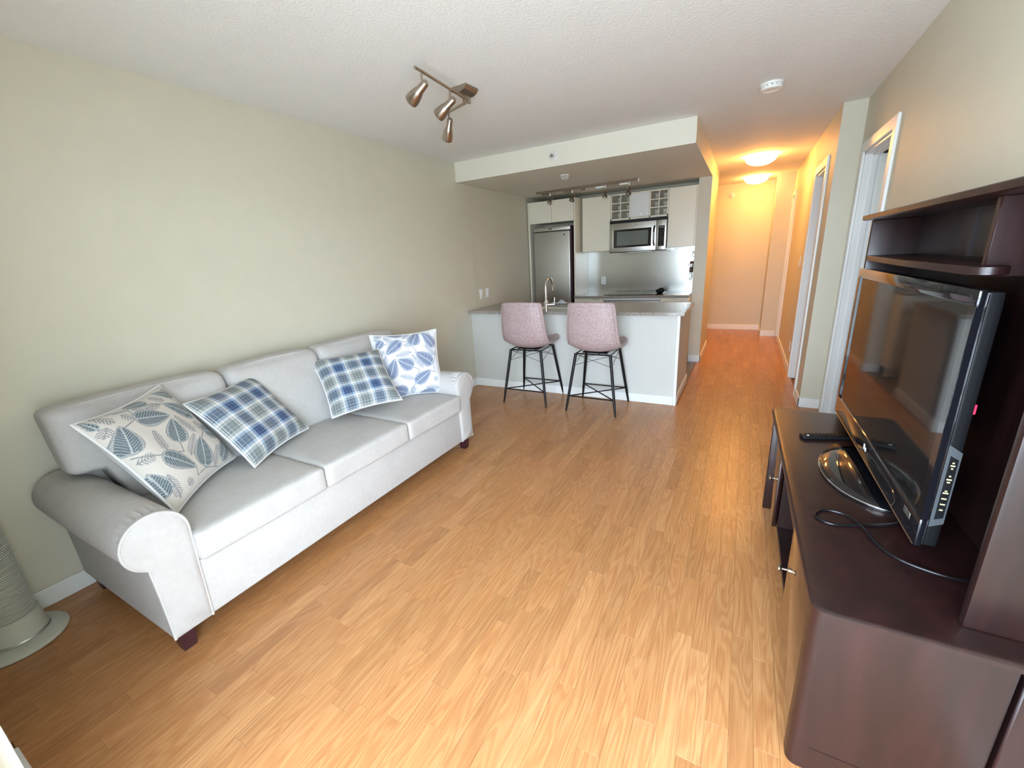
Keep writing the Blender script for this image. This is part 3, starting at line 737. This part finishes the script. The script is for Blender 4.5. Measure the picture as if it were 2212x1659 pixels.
for z, w_ in ((.755, .006), (.772, .009), (.789, .009), (.806, .010), (.812, .004), (.838, .005), (.846, .009), (.856, .003), (.878, .003), (.886, .008), (.894, .003)):
    obj('button_mark', MB().box((3.3045-w_/2-.0005, T0-.0022, z), (3.3045+w_/2+.0005, T0-.001, z+.0035)), M['yellow'], bp, None)
obj('sticker', MB().box((3.3165, T0+.006, 1.03), (3.3215, T0+.014, 1.055)), M['red'], tv, None)
tv.rotation_euler.z = .014
# remote and cable
rc = thing('remote_control', 'slim black remote control on the TV stand beside the television base', 'remote', (3.19, 1.90, TZ), Matrix.Rotation(math.radians(18), 4, 'Z'))
ro = obj('body', MB().box((-.098, -.023, .0), (.098, .023, .018), .006, 3), M['blackplastic'], rc, 40, True)
for i in range(9):
    for j in range(3): obj('button', MB().box((-.078+i*.015, -.014+j*.011, .0175), (-.069+i*.015, -.007+j*.011, .0205), .001, 1), M['plate' if (i == 0 and j == 0) else 'blackmetal'], rc, 40, True)
def spline(pts, n=10):
    out = []
    for i in range(len(pts)-1):
        g = lambda j: Vector(pts[max(0, min(len(pts)-1, j))])
        a, b, c, d = g(i-1), g(i), g(i+1), g(i+2)
        for k in range(n):
            f = k/n; out.append(.5*((2*b)+(-a+c)*f+(2*a-5*b+4*c-d)*f*f+(-a+3*b-3*c+d)*f**3))
    return out+[Vector(pts[-1])]
cz = TZ+.0045
cb = MB().tube(spline([(3.33, 1.30, cz), (3.29, 1.215, cz), (3.19, 1.165, cz), (3.115, 1.14, cz), (3.076, 1.172, cz), (3.105, 1.222, cz), (3.165, 1.215, cz), (3.195, 1.150, cz+.006), (3.222, 1.065, cz), (3.268, 1.012, cz), (3.36, .985, cz), (3.44, 1.0, cz)]), .0043, 8)
tag(obj('power_cable', cb, M['blackmetal']), 'thin black cable looping over the TV stand top', 'cable')
bx = thing('white_carton', 'small white carton with a red heart on the TV stand shelf', 'box', (3.12, 1.40, .363))
obj('carton_body', MB().box((3.07, 1.36, .363), (3.19, 1.455, .463), .002, 1), M['white'], bx)
hz = [(.5*16*math.sin(t)**3/17, .5*(13*math.cos(t)-5*math.cos(2*t)-2*math.cos(3*t)-math.cos(4*t))/17) for t in [2*math.pi*i/28 for i in range(28)]]
obj('heart_print', MB().prism([(1.405+a*.05, .425+b*.05) for a, b in hz], 3.0690, 3.0705, 'x'), M['red'], bx, None)

# ------------------------------------------------------------------ kitchen: peninsula top, sink, faucet
CZ = .914; SX0, SX1, SY0, SY1 = .56, 1.16, 3.90, 4.33
ct = MB(); c0, c1 = CZ-.03, CZ
for lo, hi in (((.0, 3.679), (SX0, 4.51)), ((SX1, 3.679), (2.350, 4.51)), ((SX0, 3.679), (SX1, SY0)), ((SX0, SY1), (SX1, 4.51))):
    ct.box((lo[0], lo[1], c0), (hi[0], hi[1], c1))
t = obj('peninsula_countertop', ct, M['granite'], None, None); tag(t, 'speckled grey granite countertop on the peninsula with sink cut-out', 'countertop')
sk = thing('kitchen_sink', 'stainless undermount sink in the peninsula countertop', 'sink', ((SX0+SX1)/2, (SY0+SY1)/2, .70))
b = MB(); q = rrect(SX0-.003, SX1+.003, SY0-.003, SY1+.003, .03, 5); qi = rrect(SX0+.02, SX1-.02, SY0+.02, SY1-.02, .04, 5); n = len(q)
vs = [(x, y, CZ-.031) for x, y in q]+[(x, y, .74) for x, y in qi]
b.add(vs, [(i, n+i, n+(i+1) % n, (i+1) % n) for i in range(n)]+[tuple(n+i for i in range(n))])
obj('basin', b, M['steel'], sk, 50)
obj('drain', MB().lathe([(.042, 0), (.042, .004), (.03, .004), (.028, .001)], 24, Matrix.Translation((.86, 4.12, .7405))), M['chrome'], sk)
fa = thing('faucet', 'tall chrome gooseneck faucet behind the bar stools', 'faucet', (.955, 3.775, CZ))
bx0, by0 = .955, 3.775
obj('body', MB().lathe([(.028, 0), (.028, .006), (.021, .01), (.020, .10), (.017, .105), (.0, .108)], 24, Matrix.Translation((bx0, by0, CZ)), cap1=False), M['chrome'], fa)
pts = [(bx0, by0, CZ+.10), (bx0, by0, CZ+.18), (bx0, by0, CZ+.245)]+[(bx0, by0+.092-.092*math.cos(t), CZ+.245+.088*math.sin(t)) for t in [i*math.pi/14 for i in range(1, 13)]]+[(bx0, by0+.187, CZ+.235), (bx0, by0+.190, CZ+.20)]
obj('spout', MB().tube(pts, .0115, 14), M['chrome'], fa, 60)
lv = obj('lever_arm', MB().tube([(bx0+.015, by0, CZ+.062), (bx0+.085, by0+.03, CZ+.062)], .010, 12), M['chrome'], fa)
obj('lever_handle', MB().tube([(bx0+.082, by0+.028, CZ+.055), (bx0+.086, by0+.03, CZ+.135)], [.0075, .0055], 10), M['chrome'], lv)
dc = MB().grid(26, 16, lambda u, v: (.74+.22*u, 4.36+.13*v, CZ+.004+.045*math.sin(math.pi*v)*(.6+.4*math.sin(u*9+v*4))*math.sin(math.pi*min(1, u*1.05))))
tag(obj('dish_cloth', dc, M['cloth'], None, 80), 'crumpled white and blue cloth on the countertop behind the sink', 'cloth')
# back counter
b = MB().box((.71, 5.285, CZ-.03), (2.212, YK, CZ), .003, 1)
tag(obj('back_countertop', b, M['granite']), 'speckled grey granite countertop under the microwave', 'countertop')
tag(obj('backsplash', MB().box((.71, YK-.012, CZ), (2.211, YK-.001, 1.52)), M['splash'], None, None), 'brushed stainless steel backsplash sheet behind the cooktop', 'backsplash')
b = thing('cooktop', 'black glass ceramic cooktop set in the back countertop', 'cooktop', (1.5, 5.60, CZ))
obj('glass', MB().box((1.12, 5.355, CZ), (1.865, 5.86, CZ+.006), .003, 1), M['glassdark'], b)
for x, y, r in ((1.30, 5.50, .09), (1.30, 5.74, .075), (1.66, 5.50, .075), (1.66, 5.74, .10)):
    obj('burner_ring', MB().tube([(x+r*math.cos(2*math.pi*i/40), y+r*math.sin(2*math.pi*i/40), CZ+.006) for i in range(40)], .0012, 5, True), M['greyglass'], b)
gb = MB()
for (x, y, z, r) in ((1.80, 5.55, CZ+.032, .026), (1.835, 5.565, CZ+.04, .034), (1.815, 5.60, CZ+.03, .024)):
    gb.lathe([(r*math.sin(a), -r*math.cos(a)) for a in [math.pi*i/10 for i in range(11)]], 16, Matrix.Translation((x, y, z)) @ Matrix.Rotation(.5, 4, 'X') @ Matrix.Scale(1.25, 4, (1, 0, 0)), False, False)
tag(obj('black_pouch', gb, M['blackplastic'], None, 60), 'small lumpy black object lying on the cooktop corner', 'pouch')
# base cabinets and oven
def base_unit(label, x0, x1, handle_x):
    t = thing('base_cabinet', label, 'cabinet', ((x0+x1)/2, 5.6, 0))
    obj('body', MB().box((x0, 5.33, .1), (x1, YK-.002, CZ-.031)), M['cab'], t, None)
    obj('toe_kick', MB().box((x0, 5.39, 0), (x1, 5.41, .1)), M['cab'], t, None)
    dr = obj('drawer', MB().box((x0+.002, 5.308, .70), (x1-.002, 5.33, CZ-.034), .002, 1), M['cab'], t)
    obj('pull', MB().box((handle_x-.05, 5.297, CZ-.05), (handle_x+.05, 5.309, CZ-.043), .002, 1), M['steel'], dr)
    obj('door', MB().box((x0+.002, 5.308, .11), (x1-.002, 5.33, .697), .002, 1), M['cab'], t)
base_unit('cream base cabinet with drawer beside the fridge', .71, 1.128, 1.03)
base_unit('cream base cabinet with drawer beside the hall wall', 1.872, 2.210, 2.04)
ov = thing('oven', 'built-in stainless oven below the cooktop', 'oven', (1.5, 5.6, 0))
obj('body', MB().box((1.13, 5.335, .1), (1.87, YK-.002, CZ-.031)), M['steel'], ov, None)
obj('fascia', MB().box((1.132, 5.31, .852), (1.868, 5.335, CZ-.034), .002, 1), M['cabwhite'], ov)
od = obj('oven_door', MB().box((1.14, 5.31, .25), (1.86, 5.335, .848), .004, 1), M['steel'], ov)
obj('oven_glass', MB().box((1.20, 5.307, .36), (1.80, 5.312, .76)), M['glassdark'], od, None)
obj('oven_handle', MB().tube([(1.19, 5.275, .815), (1.81, 5.275, .815)], .010, 10).tube([(1.22, 5.275, .815), (1.22, 5.312, .815)], .007, 8).tube([(1.78, 5.275, .815), (1.78, 5.312, .815)], .007, 8), M['steel'], od)
# fridge and its surround
fr = thing('refrigerator', 'tall stainless steel refrigerator in the cream cabinet surround', 'refrigerator', (.36, 5.65, 0))
obj('cabinet', MB().box((.085, 5.46, .02), (.665, YK-.02, 1.86), .006, 1), M['blackmetal'], fr)
obj('freezer_door', MB().box((.075, 5.385, .06), (.628, 5.455, .70), .012, 3), M['steel'], fr)
fd = obj('fridge_door', MB().box((.075, 5.385, .71), (.628, 5.455, 1.80), .012, 3), M['steel'], fr)
obj('top_cap', MB().prism(arc((.35, 1.58), .285, 150, 30, 0)+[(.075, 1.812), (.628, 1.812), (.628, 1.862)]+[(.628-.553*i/10, 1.862+.012*math.sin(math.pi*i/10)) for i in range(1, 11)], 5.39, 5.455, 'y') if False else MB().box((.075, 5.392, 1.806), (.628, 5.455, 1.862), .008, 2), M['steel'], fr)
obj('badge', MB().box((.54, 5.382, 1.735), (.556, 5.387, 1.755)), M['blackmetal'], fd, None)
obj('brand_plate', MB().box((.31, 5.389, 1.828), (.36, 5.393, 1.84)), M['blackmetal'], fr, None)
obj('side_gasket', MB().box((.628, 5.40, .06), (.652, 5.455, 1.86), .003, 1), M['darkleg'], fr)
su = thing('fridge_cabinet', 'cream cabinet surround with two doors above the refrigerator', 'cabinet', (.36, 5.65, 0))
obj('side_panel', MB().box((.0, 5.38, 0), (.026, YK-.001, 2.205), .001, 1), M['cab'], su)
obj('side_panel', MB().box((.688, 5.38, 0), (.708, YK-.001, 2.205), .001, 1), M['cab'], su)
obj('carcass', MB().box((.026, 5.405, 1.925), (.688, YK-.001, 2.205)), M['cab'], su, None)
for x0, x1 in ((.02, .363), (.367, .694)): obj('door', MB().box((x0, 5.38, 1.918), (x1, 5.402, 2.202), .0015, 1), M['cab'], su)
obj('back_board', MB().box((.026, YK-.02, 0), (.688, YK-.01, 1.93)), M['cab'], su, None)
# upper cabinets
def upper(label, x0, x1, z0=1.495, z1=2.2):
    t = thing('wall_cabinet', label, 'cabinet', ((x0+x1)/2, 5.75, z0))
    obj('carcass', MB().box((x0, 5.60, z0), (x1, YK-.001, z1)), M['cab'], t, None)
    obj('door', MB().box((x0+.001, 5.578, z0+.001), (x1-.001, 5.599, z1-.001), .0015, 1), M['cab'], t); return t
upper('cream wall cabinet between the refrigerator and the microwave', .742, 1.136)
t = upper('cream wall cabinet beside the hall wall', 1.876, 2.198)
obj('pull', MB().box((1.93, 5.568, 1.483), (2.03, 5.59, 1.492), .002, 1), M['steel'], t)
obj('end_filler', MB().box((2.199, 5.585, 1.495), (2.211, YK-.001, 2.2)), M['cab'], t, None)
wr = thing('wine_rack_cabinet', 'cream wall cabinet with two cubby wine racks above the microwave', 'cabinet', (1.5, 5.75, 1.88))
X0, X1 = 1.138, 1.874
obj('top_panel', MB().box((X0, 5.58, 2.185), (X1, YK-.002, 2.2)), M['cab'], wr, None)
obj('bottom_panel', MB().box((X0, 5.58, 1.872), (X1, YK-.002, 1.897)), M['cab'], wr, None)
obj('back_panel', MB().box((X0, YK-.012, 1.88), (X1, YK-.002, 2.2)), M['cab'], wr, None)
for x in (X0, 1.384, 1.640, X1-.016): obj('upright', MB().box((x, 5.58, 1.88), (x+.016, YK-.003, 2.19)), M['cab'], wr, None)
for a, b_ in ((X0+.016, 1.384), (1.656, X1-.016)):
    mid = (a+b_)/2; obj('rack_divider', MB().box((mid-.0055, 5.582, 1.895), (mid+.0055, YK-.01, 2.187)), M['cab'], wr, None)
    for k in (1, 2):
        z = 1.897+.288*k/3; obj('rack_shelf', MB().box((a, 5.584, z-.0055), (b_, YK-.01, z+.0055)), M['cab'], wr, None)
dd = obj('flap_door', MB().box((1.402, 5.576, 1.899), (1.638, 5.597, 2.184), .0015, 1), M['cabwhite'], wr)
obj('lock', MB().lathe([(.009, 0), (.009, .004), (.0, .005)], 16, frame((1.53, 5.577, 1.935), (0, -1, 0)), cap1=False), M['steel'], dd)
# microwave
mw = thing('microwave', 'stainless over-the-range microwave with dark window', 'microwave', (1.51, 5.7, 1.47))
a0, a1, f0 = 1.142, 1.872, 5.52
obj('body', MB().box((a0, f0+.02, 1.462), (a1, YK-.0135, 1.871), .004, 1), M['blackmetal'], mw)
obj('vent_grille', MB().box((a0+.002, f0+.004, 1.836), (a1-.002, f0+.03, 1.870), .002, 1), M['blackplastic'], mw)
md = obj('door', MB().box((a0, f0, 1.468), (1.750, f0+.024, 1.835), .006, 2), M['steel'], mw)
obj('window_frame', MB().box((a0+.055, f0-.003, 1.525), (1.690, f0+.01, 1.755), .004, 1), M['blackgloss'], md)
obj('window_glass', MB().box((a0+.10, f0-.0045, 1.55), (1.652, f0+.005, 1.728), .002, 1), M['greyglass'], md)
obj('window_trim', MB().box((a0+.046, f0-.002, 1.520), (a0+.055, f0+.008, 1.76)), M['chrome'], md, None)
obj('logo', MB().lathe([(.022, 0), (.020, .003), (.0, .004)], 20, frame((1.47, f0, 1.80), (0, -1, 0)) @ Matrix.Scale(.35, 4, (0, 1, 0)), cap1=False), M['chrome'], md)
obj('handle', MB().tube(spline([(1.728, f0-.002, 1.53), (1.724, f0-.03, 1.57), (1.724, f0-.034, 1.65), (1.724, f0-.03, 1.73), (1.728, f0-.002, 1.765)], 6), .011, 10), M['blackgloss'], md)
cp = obj('control_panel', MB().box((1.752, f0, 1.468), (a1, f0+.024, 1.835), .006, 2), M['steel'], mw)
obj('keypad', MB().box((1.775, f0-.003, 1.515), (1.852, f0+.006, 1.765), .002, 1), M['blackgloss'], cp)
obj('display', MB().box((1.783, f0-.0045, 1.735), (1.845, f0, 1.757)), M['tealpanel'], cp, None)
kb = MB()
for i in range(3):
    for j in range(8): kb.box((1.783+i*.022, f0-.0042, 1.53+j*.0245), (1.796+i*.022, f0, 1.540+j*.0245))
obj('keys', kb, M['blackmetal'], cp, None)
obj('underside_lamp', MB().box((1.38, f0+.03, 1.456), (1.66, f0+.2, 1.463)), M['steel'], mw, None)
# hanging bottle opener / dispenser on the hall-side wall
di = thing('dispenser', 'chrome and brown hanging dispenser with clear bottle by the backsplash', 'dispenser', (2.17, 5.72, 1.03))
obj('hook', MB().tube(spline([(2.19, 5.76, 1.42), (2.175, 5.745, 1.395), (2.178, 5.74, 1.37), (2.195, 5.745, 1.365)], 6), .004, 8), M['chrome'], di)
obj('hook_plate', MB().box((2.170, 5.74, 1.40), (2.211, 5.78, 1.43), .006, 2), M['plate'], di)
obj('grip', MB().lathe([(.020, 0), (.022, .006), (.022, .06), (.018, .066)], 20, Matrix.Translation((2.172, 5.73, 1.165))), M['brown'], di)
obj('handle', MB().tube([(2.12, 5.72, 1.262), (2.16, 5.725, 1.268), (2.208, 5.735, 1.268)], [.008, .012, .012], 12), M['chrome'], di)
obj('cap', MB().lathe([(.024, 0), (.026, .02), (.016, .035), (.0, .036)], 20, Matrix.Translation((2.176, 5.73, 1.270)), cap1=False), M['brown'], di)
obj('stem', MB().tube([(2.172, 5.73, 1.228), (2.172, 5.73, 1.275)], .014, 12), M['chrome'], di)
obj('bottle', MB().lathe([(.020, 0), (.022, .004), (.022, .085), (.016, .10)], 20, Matrix.Translation((2.168, 5.73, 1.065))), M['clear'], di)

# ------------------------------------------------------------------ outlets and switches
def wallplate(name, label, c, nrm, w_=.07, h_=.115, cat='outlet', kind='outlet', group=None):
    t = thing(name, label, cat, c, frame(c, nrm).to_3x3().to_4x4(), group)
    p = obj('plate', MB().box((-w_/2, -h_/2, 0), (w_/2, h_/2, .006), .003, 2), M['plate'], t, 40, True)
    if kind == 'outlet':
        for s in (-.022, .022):
            r = obj('socket', MB().box((-.016, s-.014, .005), (.016, s+.014, .0075), .004, 2), M['plate'], t, 40, True)
            obj('slots', MB().box((-.008, s-.004, .0072), (-.0055, s+.006, .0078)).box((.0055, s-.004, .0072), (.008, s+.006, .0078)), M['blackplastic'], r, None, True)
    else:
        obj('rocker', MB().box((-.017, -.034, .005), (.017, .034, .010), .003, 2), M['plate'], t, 40, True)
wallplate('wall_outlet', 'white outlet plate on the steel backsplash', (.95, YK-.012, 1.078), (0, -1, 0))
wallplate('light_switch', 'white rocker switch above the counter, nearer the sofa', (-.013, 4.02, 1.075), (1, 0, 0), cat='switch', kind='s', group='switches above the counter')
wallplate('light_switch', 'white rocker switch above the counter, nearer the fridge', (-.013, 4.165, 1.078), (1, 0, 0), cat='switch', kind='s', group='switches above the counter')
wallplate('wall_outlet', 'white outlet plate low on the hall wall', (XH, 5.45, .29), (-1, 0, 0))
wallplate('light_switch', 'white switch plate on the hall wall at hand height', (XH, 5.58, 1.25), (-1, 0, 0), cat='switch', kind='s')
# ------------------------------------------------------------------ ceiling spot bar
sb = thing('ceiling_spotlight', 'brushed nickel ceiling spotlight bar with three swivel heads', 'ceiling light', (1.20, 2.10, H))
A_, J_, B_ = Vector((1.262, 1.575, 2.402)), Vector((1.218, 2.125, 2.402)), Vector((1.000, 2.205, 2.402))
pr = [(1.135, -.03), (1.15, -.052), (1.20, -.062), (1.25, -.052), (1.265, -.03)]
cv = MB()
n_ = 9; prof = [(-.062, 0), (-.060, -.012), (-.045, -.026), (-.02, -.034), (0, -.036), (.02, -.034), (.045, -.026), (.060, -.012), (.062, 0)]
RZ = Matrix.Translation((1.205, 2.095, H)) @ Matrix.Rotation(math.radians(-5), 4, 'Z')
poly = [(a, b) for a, b in prof]
vs = [RZ @ Vector((a, -.06, b)) for a, b in poly]+[RZ @ Vector((a, .06, b)) for a, b in poly]
cv.add(vs, [tuple(range(n_-1, -1, -1)), tuple(range(n_, 2*n_))]+[(i, (i+1) % n_, n_+(i+1) % n_, n_+i) for i in range(n_)])
obj('canopy', cv, M['nickel'], sb, 50)
obj('bar', MB().tube([A_, J_], .0075, 12), M['nickel'], sb); obj('bar', MB().tube([J_, B_], .0075, 12), M['nickel'], sb)
obj('joint', MB().tube([J_+Vector((0, 0, -.012)), J_+Vector((0, 0, .012))], .011, 12), M['nickel'], sb)
obj('post', MB().tube([(1.19, 2.10, H-.03), (1.17, 2.14, 2.402)], .006, 10), M['nickel'], sb)
for bar_p, p0, p1 in ((Vector((1.253, 1.635, 2.402)), (1.285, 1.623, 2.345), (1.164, 1.640, 2.290)), (Vector((1.233, 1.905, 2.402)), (1.264, 1.895, 2.345), (1.143, 1.898, 2.286)), (Vector((1.003, 2.204, 2.402)), (1.043, 2.157, 2.345), (.965, 2.216, 2.250))):
    p0, p1 = Vector(p0), Vector(p1); d = (p1-p0).normalized(); L = (p1-p0).length
    hd = obj('spot_head', MB().lathe([(.0, -.004), (.014, -.002), (.019, .006), (.021, L*.42), (.0225, L*.43), (.027, L*.52), (.031, L*.66), (.0345, L*.84), (.035, L*.93), (.034, L), (.031, L), (.026, L*.6), (.0, L*.55)], 28, frame(p0, d), False, False), M['nickel'], sb, 50)
    obj('bulb', MB().lathe([(.0, L*.60), (.022, L*.62), (.026, L*.80), (.022, L*.90), (.0, L*.92)], 20, frame(p0, d), False, False), M['greyglass'], hd)
    st_ = bar_p+Vector((0, 0, -.006)); en = p0+d*.03
    obj('stem', MB().tube([st_, Vector((en.x, en.y, en.z+.012)), en], .0058, 10), M['nickel'], sb)
# smoke detector
sd = thing('smoke_detector', 'white round smoke detector on the ceiling near the hall', 'smoke detector', (2.84, 3.25, H))
SM = Matrix.Translation((2.84, 3.25, H)) @ Matrix.Rotation(math.pi, 4, 'X')
obj('base', MB().lathe([(.066, 0), (.066, .012), (.060, .014)], 40, SM), M['plate'], sd)
obj('vent_ring', MB().lathe([(.054, .012), (.054, .022)], 40, SM), M['blackmetal'], sd)
vr = MB()
for i in range(14):
    a = 2*math.pi*i/14; vr.box((.052, -.010, .012), (.060, .010, .023), M=SM @ Matrix.Rotation(a, 4, 'Z'))
obj('vent_fins', vr, M['plate'], sd)
obj('cover', MB().lathe([(.062, .022), (.064, .026), (.060, .036), (.044, .040), (.040, .037), (.0, .037)], 40, SM, cap1=False), M['plate'], sd)
# hall ceiling lamps
def hall_lamp(label, x, y, r):
    t = thing('flush_ceiling_lamp', label, 'ceiling lamp', (x, y, H), None, 'lit hall ceiling lamps'); K = Matrix.Translation((x, y, H)) @ Matrix.Rotation(math.pi, 4, 'X')
    obj('pan', MB().lathe([(r*.9, 0), (r*.9, .012), (r*.6, .016)], 40, K), M['plate'], t)
    bw_ = obj('glass_bowl', MB().lathe([(r*math.cos(a)+.0, .022+.085*math.sin(a)) for a in [math.pi/2*i/14 for i in range(15)]], 40, K, False, False), M['halllamp'], t, 60)
    for k in range(3):
        a = 2*math.pi*k/3+.6; c, s = math.cos(a), math.sin(a)
        obj('clip', MB().tube([K @ Vector((r*.93*c, r*.93*s, .004)), K @ Vector((r*1.03*c, r*1.03*s, .012)), K @ Vector((r*1.0*c, r*1.0*s, .034))], .004, 6), M['nickel'], t)
hall_lamp('lit amber glass bowl ceiling lamp nearer the living room', 2.842, 5.86, .165)
hall_lamp('lit amber glass bowl ceiling lamp at the far end of the hall', 2.822, 7.62, .165)
# sprinklers
def sprinkler(label, c, nrm):
    t = thing('sprinkler_head', label, 'sprinkler', c, frame(c, nrm).to_3x3().to_4x4())
    obj('escutcheon', MB().lathe([(.045, 0), (.044, .003), (.034, .008), (.030, .006)], 30), M['plate'], t, 50, True)
    obj('guard', MB().tube([(.036*math.cos(a), .036*math.sin(a), .030) for a in [2*math.pi*i/28 for i in range(28)]], .0025, 6, True), M['plate'], t, 50, True)
    b = MB()
    for k in range(6):
        a = math.pi*k/3; b.tube([(.041*math.cos(a), .041*math.sin(a), .003), (.036*math.cos(a), .036*math.sin(a), .030), (.014*math.cos(a), .014*math.sin(a), .045)], .0022, 6)
    obj('cage', b, M['plate'], t, 50, True)
    obj('deflector', MB().lathe([(.010, .004), (.008, .03), (.016, .036), (.016, .039), (.0, .040)], 18, None, True, False), M['nickel'], t, 50, True)
sprinkler('caged sprinkler on the front face of the soffit', (1.123, 3.665, 2.358), (0, -1, 0))
sprinkler('caged sprinkler under the kitchen soffit', (1.046, 4.154, SZ), (0, 0, -1))
sprinkler('small sprinkler high on the hall end wall', (2.491, YEND, 2.288), (0, -1, 0))
# kitchen track light
tk = thing('track_light', 'nickel kitchen track light with four small spot heads', 'track light', (.97, 5.0, SZ))
ty = lambda x: 5.06-.06*(x-.3)/1.3
obj('rail', MB().add(*(lambda q: (q.v, q.f))(MB().box((.30, -.016, SZ-.028), (1.62, .016, SZ-.001), .003, 1, Matrix.Translation((0, 5.06, 0)) @ Matrix.Rotation(math.radians(-2.6), 4, 'Z')))), M['nickel'], tk)
obj('end_cap', MB().box((1.612, 4.985, SZ-.034), (1.628, 5.022, SZ-.001), .003, 1), M['plate'], tk)
obj('connector', MB().box((.915, 5.008, SZ-.052), (.965, 5.048, SZ-.02), .004, 1), M['nickel'], tk)
for x, dx, dy in ((.49, -.05, -.10), (.80, -.02, -.11), (1.225, .0, -.05), (1.515, -.02, -.09)):
    y = ty(x); hd = obj('spot_head', MB().lathe([(.012, -.004), (.013, .03), (.017, .045), (.030, .068), (.032, .078), (.026, .078), (.02, .06), (.0, .058)], 24, frame((x-dx*.3, y-dy*.3, SZ-.088), (dx, dy, -.13)), True, False), M['nickel'], tk, 50)
    obj('bulb', MB().lathe([(.0, .061), (.018, .062), (.019, .072), (.0, .076)], 18, frame((x-dx*.3, y-dy*.3, SZ-.088), (dx, dy, -.13)), False, False), M['bulb'], hd)
    obj('stem', MB().tube([(x, y, SZ-.026), (x, y, SZ-.062)], .009, 10), M['plate'], tk)
    obj('yoke', MB().tube([(x-.03, y, SZ-.10), (x-.026, y, SZ-.066), (x, y, SZ-.06), (x+.026, y, SZ-.066), (x+.03, y, SZ-.10)], .0032, 6), M['nickel'], tk)
    obj('transformer', MB().box((x-.115, y-.012, SZ-.05), (x-.015, y+.012, SZ-.028), .003, 1), M['nickel' if x < 1 else 'plate'], tk)
